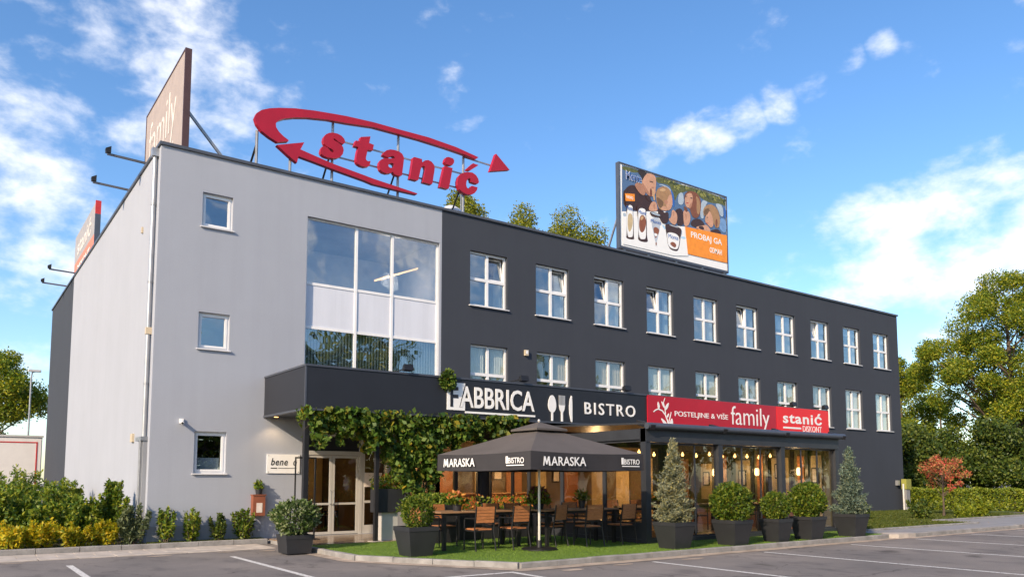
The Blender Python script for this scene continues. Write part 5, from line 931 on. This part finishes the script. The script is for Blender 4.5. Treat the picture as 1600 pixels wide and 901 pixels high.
# ------------------------------------------------------------------ planters
def taper(c, w0, w1, h, par, name='pot', mat='pot'):
    x, y, z = c; a, b = w0 / 2, w1 / 2; i = b - .035
    lv = [(a, 0), (b - .012, h - .09), (b, h - .09), (b, h), (i, h), (i, h - .06)]
    v = [(x + sx * r, y + sy * r, z + zz) for r, zz in lv for sx, sy in ((-1, -1), (1, -1), (1, 1), (-1, 1))]
    f = [(k * 4 + j, k * 4 + (j + 1) % 4, k * 4 + 4 + (j + 1) % 4, k * 4 + 4 + j) for k in range(len(lv) - 1) for j in range(4)] + [(3, 2, 1, 0)]
    MB().add(v, f).build(name, mat, par); MB().box(x - i, x + i, y - i, y + i, z + h - .10, z + h - .06).build('soil', 'soil', par)
def topiary(c, w, ph, r, zc, mat, n, leaf, label, seed, cat='potted shrub', sq=(1, 1, 1), base=.71, lump=.13):
    t = thing('potted_topiary', label, cat, c, 'planters with clipped shrubs'); taper(c, w * base, w, ph, t)
    x, y, z = c; MB().tube([(x, y, z + ph - .08), (x, y, z + zc)], [.03, .015], 7).build('trunk', 'bark', t, True)
    rng = np.random.default_rng(seed); d, q = ball(rng, n, 1, .62)
    nb = rng.normal(size=(26, 3)); nb /= np.linalg.norm(nb, axis=1)[:, None]
    bumpv = np.max(np.maximum(0, d @ nb.T - .8) / .2, axis=1)
    q = q * r * (1 + lump * (bumpv * 2 - 1))[:, None] * np.array(sq) + rng.normal(size=q.shape) * r * .035
    ns_ = 70; sd = rng.normal(size=(ns_, 3)); sd /= np.linalg.norm(sd, axis=1)[:, None]; sd[:, 2] = np.abs(sd[:, 2]) * .9 + .1; tt = np.tile(np.linspace(.92, 1.18, 9), ns_); sd9 = np.repeat(sd, 9, 0)
    q = np.concatenate([q, sd9 * (tt * r * np.repeat(rng.uniform(.9, 1.04, ns_), 9))[:, None] * np.array(sq) + rng.normal(size=(ns_ * 9, 3)) * r * .03]); d = np.concatenate([d, sd9])
    q[:, 2] = np.maximum(q[:, 2] + zc, ph - .02)
    link('foliage', leafmesh('foliage', q, leaf, rng, .7, .5, d * .9 + np.array([0, 0, .35])), mat, t); return t
topiary((2.45, -3.85, .03), .66, .42, .50, .80, 'leaf_white', 3000, .085, 'low square planter with white flecked bush by the entrance', 31, sq=(1.02, 1.02, .78), base=.86, lump=.16)
topiary((4.02, -6.76, .1), .72, .62, .36, .92, 'leaf_ball', 3200, .055, 'square planter with rounded shrub at the corner of the turf', 32, sq=(1, 1, 1.02))
topiary((11.80, -8.92, .1), .72, .62, .47, 1.02, 'leaf_ball', 4600, .078, 'largest round clipped shrub in a tapered planter beside the silvery spruce', 33, lump=.17)
topiary((13.52, -8.96, .1), .62, .60, .35, .92, 'leaf_ball', 3600, .06, 'smallest round clipped shrub, middle planter of the front row', 34)
topiary((14.96, -8.96, .1), .70, .62, .45, 1.03, 'leaf_ball', 4600, .078, 'round clipped shrub in a tapered planter next to the blue spruce', 35, lump=.17)
def spruce(c, w, ph, h, r, mat, label, seed):
    t = thing('potted_spruce', label, 'potted tree', c, 'potted spruces'); taper(c, w * .70, w, ph, t); x, y, z = c; rng = np.random.default_rng(seed)
    mb = MB().tube([(x, y, z + ph - .08), (x + .01, y, z + ph + (h - ph) * .5), (x, y, z + h)], [.045, .028, .006], 8); P = []; O = []
    lv = 21
    for k in range(lv):
        f = k / (lv - 1); zz = ph - .02 + (h - ph) * .93 * f; R0 = r * (1 - f) ** .85 + .05; nb = int(11 - 5 * f)
        for j in range(nb):
            a = 2 * math.pi * (j + .5 * (k % 2)) / nb + rng.normal() * .3; L = R0 * rng.uniform(.45, 1.22)
            e = np.array([math.cos(a) * L, math.sin(a) * L, .30 * L + .06 * f]); s = np.array([0, 0, zz])
            mid = s + e * .5 - np.array([0, 0, .06 * L]); e = s + e
            mb.tube([Vector(s) + Vector(c), Vector(mid) + Vector(c), Vector(e) + Vector(c)], [.010, .007, .003], 4, False)
            m = int(50 + 260 * L); tt = rng.uniform(.2, 1.05, m); cc = s * ((1 - tt) ** 2)[:, None] + mid * (2 * tt * (1 - tt))[:, None] + e * (tt ** 2)[:, None]
            side = np.array([-math.sin(a), math.cos(a), 0]); sp = rng.normal(size=m) * .20 * L * (1.2 - tt)
            cc = cc + side * sp[:, None] + rng.normal(size=(m, 3)) * .032
            P.append(cc); O.append((e - s)[None] / (np.linalg.norm(e - s)) * .8 + side * np.sign(sp)[:, None] * .7 + np.array([0, 0, .35]))
    tipz = rng.uniform(h * .86, h * 1.02, 160); P.append(np.stack([rng.normal(size=160) * .03, rng.normal(size=160) * .03, tipz], 1)); O.append(np.tile([0, 0, 1.], (160, 1)))
    mb.build('trunk', 'bark', t, True); link('foliage', leafmesh('foliage', np.concatenate(P), .07, rng, .7, .26, np.concatenate(O)), mat, t); return t
spruce((9.86, -8.76, .1), .72, .62, 2.55, .42, 'needle1', 'silvery yellow potted spruce left of the glass terrace front', 41); spruce((17.0, -9.0, .1), .72, .64, 2.52, .42, 'needle2', 'blue green potted spruce at the right end of the turf', 42)
def trough(c, w, d, z0, h, label, seed, mat, flower=None, top=.35):
    t = thing('planter_box', label, 'planter', (c[0], c[1], .11)); x, y = c
    MB().bbox(x - w / 2, x + w / 2, y - d / 2, y + d / 2, z0, z0 + h, .012).build('box', 'pot', t)
    if z0 > .2: MB().box(x - w * .3, x + w * .3, y - d * .3, y + d * .3, .112, z0).build('stand', 'alu', t)
    rng = np.random.default_rng(seed); n = 500; q = np.stack([rng.uniform(-w * .55, w * .55, n), rng.uniform(-d * .55, d * .55, n), rng.uniform(0, 1, n) ** 1.5 * top], 1) + np.array([0, 0, z0 + h - .11])
    link('foliage', leafmesh('foliage', q, .11, rng, .8, .45, np.tile([0, 0, .6], (n, 1))), mat, t)
    if flower: q = q[:120] + np.array([0, 0, .06]); link('flowers', leafmesh('flowers', q, .07, rng, .8, .7, np.tile([0, 0, .6], (120, 1))), flower, t)
trough((5.45, -2.6), .8, .45, .85, .62, 'dark planter box on a stand beside the slim post', 51, 'leaf_shrub', 'flower'); trough((6.2, -4.1), .85, .4, .112, .95, 'tall dark planter box behind the topiary', 52, 'leaf_shrub', None, .3)
trough((8.3, -3.6), 2.6, .4, .112, .75, 'long dark planter box in front of the bistro glazing', 53, 'leaf_ball', 'flower', .4)
# ------------------------------------------------------------------ climbing vine
V = thing('climbing_vine', 'dense green vine hanging from the canopy edge and down a post', 'vine', (6, -2.95, .1)); rng = np.random.default_rng(61)
xs = [2.95, 3.4, 4.0, 4.5, 5.0, 5.35, 5.7, 6.3, 6.7, 7.0, 7.6, 8.3, 9.2, 9.8]; zb = [3.05, 2.75, 3.0, 2.85, 2.65, 2.3, 1.45, 1.2, 1.75, 2.6, 2.95, 3.1, 3.2, 3.35]
n = 21000; X = rng.uniform(2.9, 9.8, n); wgt = np.interp(X, [2.9, 4, 5, 6.5, 7.2, 9.8], [.5, .8, 1, 1, .7, .3]); k = rng.uniform(0, 1, n) < wgt; X = X[k]; n = len(X)
bot = np.interp(X, xs, zb) + .20 * np.sin(X * 9.1) + .20 * np.sin(X * 23.7); Z = 3.52 - (3.52 - bot) * rng.uniform(0, 1, n) ** .85
Yv = -2.98 + rng.normal(size=n) * .16 * (1 + .6 * np.sin(X * 4 + Z * 3)); P = np.stack([X - 6, Yv + 2.95, Z - .1], 1)
# leave the clumps loose
hole = np.sin(X * 8 + 1.5 * np.sin(Z * 5)) * np.sin(Z * 7 + X * 3) + .35 * np.sin(X * 21 + Z * 17); keep = hole > -.52; P = P[keep]
link('foliage', leafmesh('foliage', P, .155, rng, .75, .70, np.tile([0, -.7, -.35], (len(P), 1))), 'leaf_vine', V)
mb = MB()
for k in range(7):
    x = 5.7 + k * .16; mb.tube([(6.2 + .05 * k, -2.9, .11), (6.1 + .04 * k, -2.92, 1.2), (x, -2.95, 2.4), (x + rng.normal() * .5, -2.95, 3.4)], [.025, .02, .015, .008], 6)
for k in range(16):
    x = 3.1 + k * .4; z = np.interp(x, xs, zb); mb.tube([(x, -2.98, 3.45), (x + .1, -3.02, (3.45 + z) / 2), (x + rng.normal() * .12, -3.04, z - .05)], [.008, .006, .003], 5)
mb.build('stems', 'bark', V, True)
tf = thing('vine_tuft', 'leafy vine tuft over the top edge of the fascia', 'vine', (7.0, CY, 4.55)); d, q = ball(rng, 420, .3, .1); q = q * np.array([1.0, .45, 1.05]) + np.array([0, -.08, -.08])
link('foliage', leafmesh('foliage', q, .10, rng, .8, .7, d), 'leaf_vine', tf); MB().tube([(7.0, CY + .3, 4.3), (7.0, CY + .05, 4.62), (7.0, CY - .08, 4.4)], .008, 5).build('stem', 'bark', tf)
# ------------------------------------------------------------------ shrubs in the left bed and along the wall
for i, (x, y, h, r, s) in enumerate(((-3.6, .15, .62, .45, 'golden shrub at the left picture edge'), (-2.9, -.05, .66, .48, 'golden shrub second from the left edge'), (-2.25, .15, .70, .45, 'golden shrub third from the left edge'), (-1.55, -.12, .58, .42, 'low golden shrub in the middle of the bed front'), (-.95, .05, .66, .38, 'golden shrub nearest the silvery corner shrub'), (-4.4, .3, .6, .5, 'golden shrub just outside the left edge'))):
    shrub('golden_shrub', (x, y, .1), h * .98, r * 1.3, 2200, .09, 'leaf_yellow', 70 + i, s, 'shrub', 'golden shrubs along the bed kerb', 16)
for i, (x, y, h, r, s) in enumerate(((-3.2, 1.6, 1.15, .8, 'large green shrub behind the golden ones at far left'), (-2.2, 1.5, 1.1, .75, 'broad green shrub behind the golden ones, left of centre'), (-1.35, 1.4, 1.1, .65, 'green shrub in front of the light side wall'), (-.62, 1.2, 1.45, .5, 'tallest upright green shrub near the wall corner'), (-2.7, 4.2, 1.5, .9, 'green shrub farther back by the trailer'), (-1.5, 4.6, 1.3, .8, 'green shrub farther back against the side wall'), (-.8, 8.5, 1.6, .8, 'dark shrub at the foot of the dark side wall'), (-3.2, 8.0, 1.8, 1.1, 'wide shrub in front of the white trailer'), (-1.9, 12.5, 1.9, 1.1, 'far shrub hiding the trailer wheels'))):
    shrub('green_shrub', (x, y, .1), h * 1.15, r * 1.25, 3600, .13, 'leaf_shrub', 80 + i, s, 'shrub', 'green shrubs in the side bed', 16)
shrub('silvery_shrub', (-.30, -.14, .1), 1.05, .46, 2200, .12, 'leaf_grey', 95, 'silvery green shrub at the foot of the building corner', 'shrub', None, 9)
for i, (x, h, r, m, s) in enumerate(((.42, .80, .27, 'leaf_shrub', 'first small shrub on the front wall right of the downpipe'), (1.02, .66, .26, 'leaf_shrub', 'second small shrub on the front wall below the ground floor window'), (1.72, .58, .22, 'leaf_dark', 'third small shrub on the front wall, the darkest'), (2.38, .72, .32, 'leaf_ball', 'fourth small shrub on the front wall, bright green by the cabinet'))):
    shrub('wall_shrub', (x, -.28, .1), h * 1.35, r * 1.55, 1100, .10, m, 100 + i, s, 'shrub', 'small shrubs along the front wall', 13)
# ------------------------------------------------------------------ right end: hedge, bushes, trees
hg = thing('clipped_hedge', 'low clipped yellow green hedge behind the footpath', 'hedge', (43, -3, .05)); rng = np.random.default_rng(111); n = 26000
A0, A1 = np.array([39.6, .9]), np.array([47.5, -11]); t = rng.uniform(0, 1, n); dn = (A1 - A0) / np.linalg.norm(A1 - A0); an = np.array([-dn[1], dn[0]])
s1 = rng.uniform(-1, 1, n); zz = rng.uniform(0, 1.12, n); face = rng.integers(0, 3, n); s1 = np.where(face == 0, -1 + rng.normal(size=n) * .1, np.where(face == 1, 1 + rng.normal(size=n) * .1, s1)); zz = np.where(face == 2, 1.1 + rng.normal(size=n) * .05, zz)
q = A0 + (A1 - A0) * t[:, None] + an * (s1 * .5)[:, None]; P = np.stack([q[:, 0] - 43, q[:, 1] + 3, zz + .03 * np.sin(t * 60)], 1); link('foliage', leafmesh('foliage', P, .13, rng, .8, .6, np.tile([0, 0, .3], (n, 1))), 'leaf_hedge', hg)
mb = MB(); 
for k in range(24): p = A0 + (A1 - A0) * (k + .5) / 24; mb.tube([(p[0], p[1], .05), (p[0] + .05, p[1], .9)], [.03, .015], 5)
mb.build('stems', 'bark', hg)
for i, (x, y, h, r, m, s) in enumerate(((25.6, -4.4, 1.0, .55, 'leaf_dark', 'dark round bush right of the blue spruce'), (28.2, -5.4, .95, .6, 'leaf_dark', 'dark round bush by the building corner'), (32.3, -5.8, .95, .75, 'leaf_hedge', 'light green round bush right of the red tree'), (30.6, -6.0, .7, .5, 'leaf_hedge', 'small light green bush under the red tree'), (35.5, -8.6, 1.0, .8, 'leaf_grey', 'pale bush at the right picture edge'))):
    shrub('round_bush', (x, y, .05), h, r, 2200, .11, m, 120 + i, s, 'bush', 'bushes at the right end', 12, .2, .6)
tree('red_leaved_tree', (31.3, -4.84, .1), 2.75, 1.02, 1.15, 2400, .075, 'leaf_red', 131, 'small red leaved tree on the verge at the right', 'tree', None, 26, .05, .9, 1, .24)
TG = 'trees around the building'
tree('broadleaf_tree', (64.4, 5.0, 0), 18.6, 7.2, 3.4, 120000, .17, 'leaf_tree', 145, 'biggest broad tree at the right picture edge', 'tree', TG, 72, .42, .72, 1, .155, zs=.80, fill=.02)
tree('broadleaf_tree', (71.0, 17.5, 0), 13.8, 3.6, 3.0, 36000, .19, 'leaf_tree', 142, 'smaller tree between the building and the biggest tree', 'tree', TG, 44, .26, .6, 1, .26, zs=.95, fill=.1)
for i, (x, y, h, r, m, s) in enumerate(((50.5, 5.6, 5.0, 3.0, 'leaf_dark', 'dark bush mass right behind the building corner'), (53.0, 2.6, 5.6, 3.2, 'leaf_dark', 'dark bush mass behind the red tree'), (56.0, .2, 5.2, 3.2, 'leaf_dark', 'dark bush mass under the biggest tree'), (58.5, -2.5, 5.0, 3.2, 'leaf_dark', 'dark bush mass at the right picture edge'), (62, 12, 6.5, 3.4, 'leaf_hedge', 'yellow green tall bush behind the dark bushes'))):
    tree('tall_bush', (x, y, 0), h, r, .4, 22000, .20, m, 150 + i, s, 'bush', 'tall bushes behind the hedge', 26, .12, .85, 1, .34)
for i, (x, y, h, r, s) in enumerate(((27.0, 27.5, 24.4, 1.7, 'tree top behind the roof at the end of the rooftop sign'), (33.4, 28.5, 24.6, 2.3, 'left tree top behind the roof between sign and billboard'), (37.6, 28.6, 25.2, 2.7, 'tallest tree top behind the roof left of the billboard'), (41.2, 28.6, 24.0, 2.2, 'right tree top behind the roof beside the billboard'))):
    tree('roofline_tree', (x, y, 0), h, r, 11, 34000, .19, 'leaf_pale', 160 + i, s, 'tree', 'tree tops behind the roof', 46, .25, .6, 1, .46, zs=1.0, fill=.12)
tree('broadleaf_tree', (-2.4, 42, 0), 11.8, 3.8, 3.0, 40000, .16, 'leaf_tree', 171, 'yellow green tree at the left picture edge behind the trailer', 'tree', TG, 40, .25, .75, 1, .25)
# trees across the lot that the lower windows mirror
for i, (x, y, h, r) in enumerate(((5, -45, 12, 5), (13, -44, 13, 5), (20, -46, 15, 5), (28, -47, 16.5, 6), (38, -50, 13, 5), (48, -47, 15, 5.5), (60, -50, 14, 5.5), (72, -48, 15.5, 6), (88, -52, 16, 6.5), (106, -54, 16, 7))):
    tree('mirrored_tree', (x, y, 0), h, r, 1.2, 9000, .50, 'leaf_tree', 180 + i, 'tall tree across the parking lot, mirrored in the windows', 'tree', 'trees across the parking lot', 34, .3, .75, 1, .30)
for i, (x, y, h, r, s) in enumerate(((-19, -24.5, 14, 3.4, 'tall tree left of the camera that dapples the near parking bays'), (-16, -29, 15, 3.6, 'tall tree left of the camera that dapples the right parking bays'))):
    tree('lot_tree', (x, y, 0), h, r, 5.5, 5000, .30, 'leaf_tree', 200 + i, s, 'tree', TG, 40, .3, .75, 1, .24)
# ------------------------------------------------------------------ trailer and lamp post at far left
tr = thing('box_trailer', 'white box trailer with red edge trim behind the shrubs', 'trailer', (-5, 27.5, 0))
MB().bbox(-9.5, -.07, 26.2, 28.6, .95, 3.92, .04).build('box_body', 'truck', tr)
MB().box(-9.4, -.28, 26.185, 26.199, 3.62, 3.68).box(-.34, -.28, 26.185, 26.199, 1.0, 3.62).build('trim', 'trim_red', tr); MB().box(-9.55, -.02, 26.15, 28.65, 3.92, 4.02).build('roof_rail', 'alu', tr); MB().box(-9.3, -.3, 26.6, 28.2, .75, .95).build('chassis', 'black', tr)
for x in (-7.8, -6.7, -1.6):
    for y in (26.45, 28.35): w_ = MB().tube([(x, y - .12, .45), (x, y + .12, .45)], .45, 18).build('wheel', 'rubber', tr, True); MB().tube([(x, y - .13, .45), (x, y + .13, .45)], .22, 12).build('rim', 'steel', w_)
sl_ = thing('street_lamp', 'thin grey street lamp in front of the left tree', 'street lamp', (-.15, 34, 0))
MB().tube([(-.15, 34, 0), (-.15, 34, 8.0), (-.1, 34, 8.25), (.1, 34, 8.32)], [.06, .045, .04, .04], 8).build('pole', 'steel', sl_, True); MB().bbox(-.35, .35, 33.85, 34.15, 8.28, 8.42, .03).build('lamp_head', 'alu', sl_)
pl_ = thing('utility_pole', 'distant thin pole between the right trees', 'pole', (88.7, 22.2, 0)); MB().tube([(88.7, 22.2, 0), (88.7, 22.2, 11.5)], [.16, .10], 8).build('pole', 'bark', pl_, True); MB().bar((88.0, 22.2, 11.1), (89.4, 22.2, 11.1), .12, .12).build('cross_arm', 'bark', pl_)
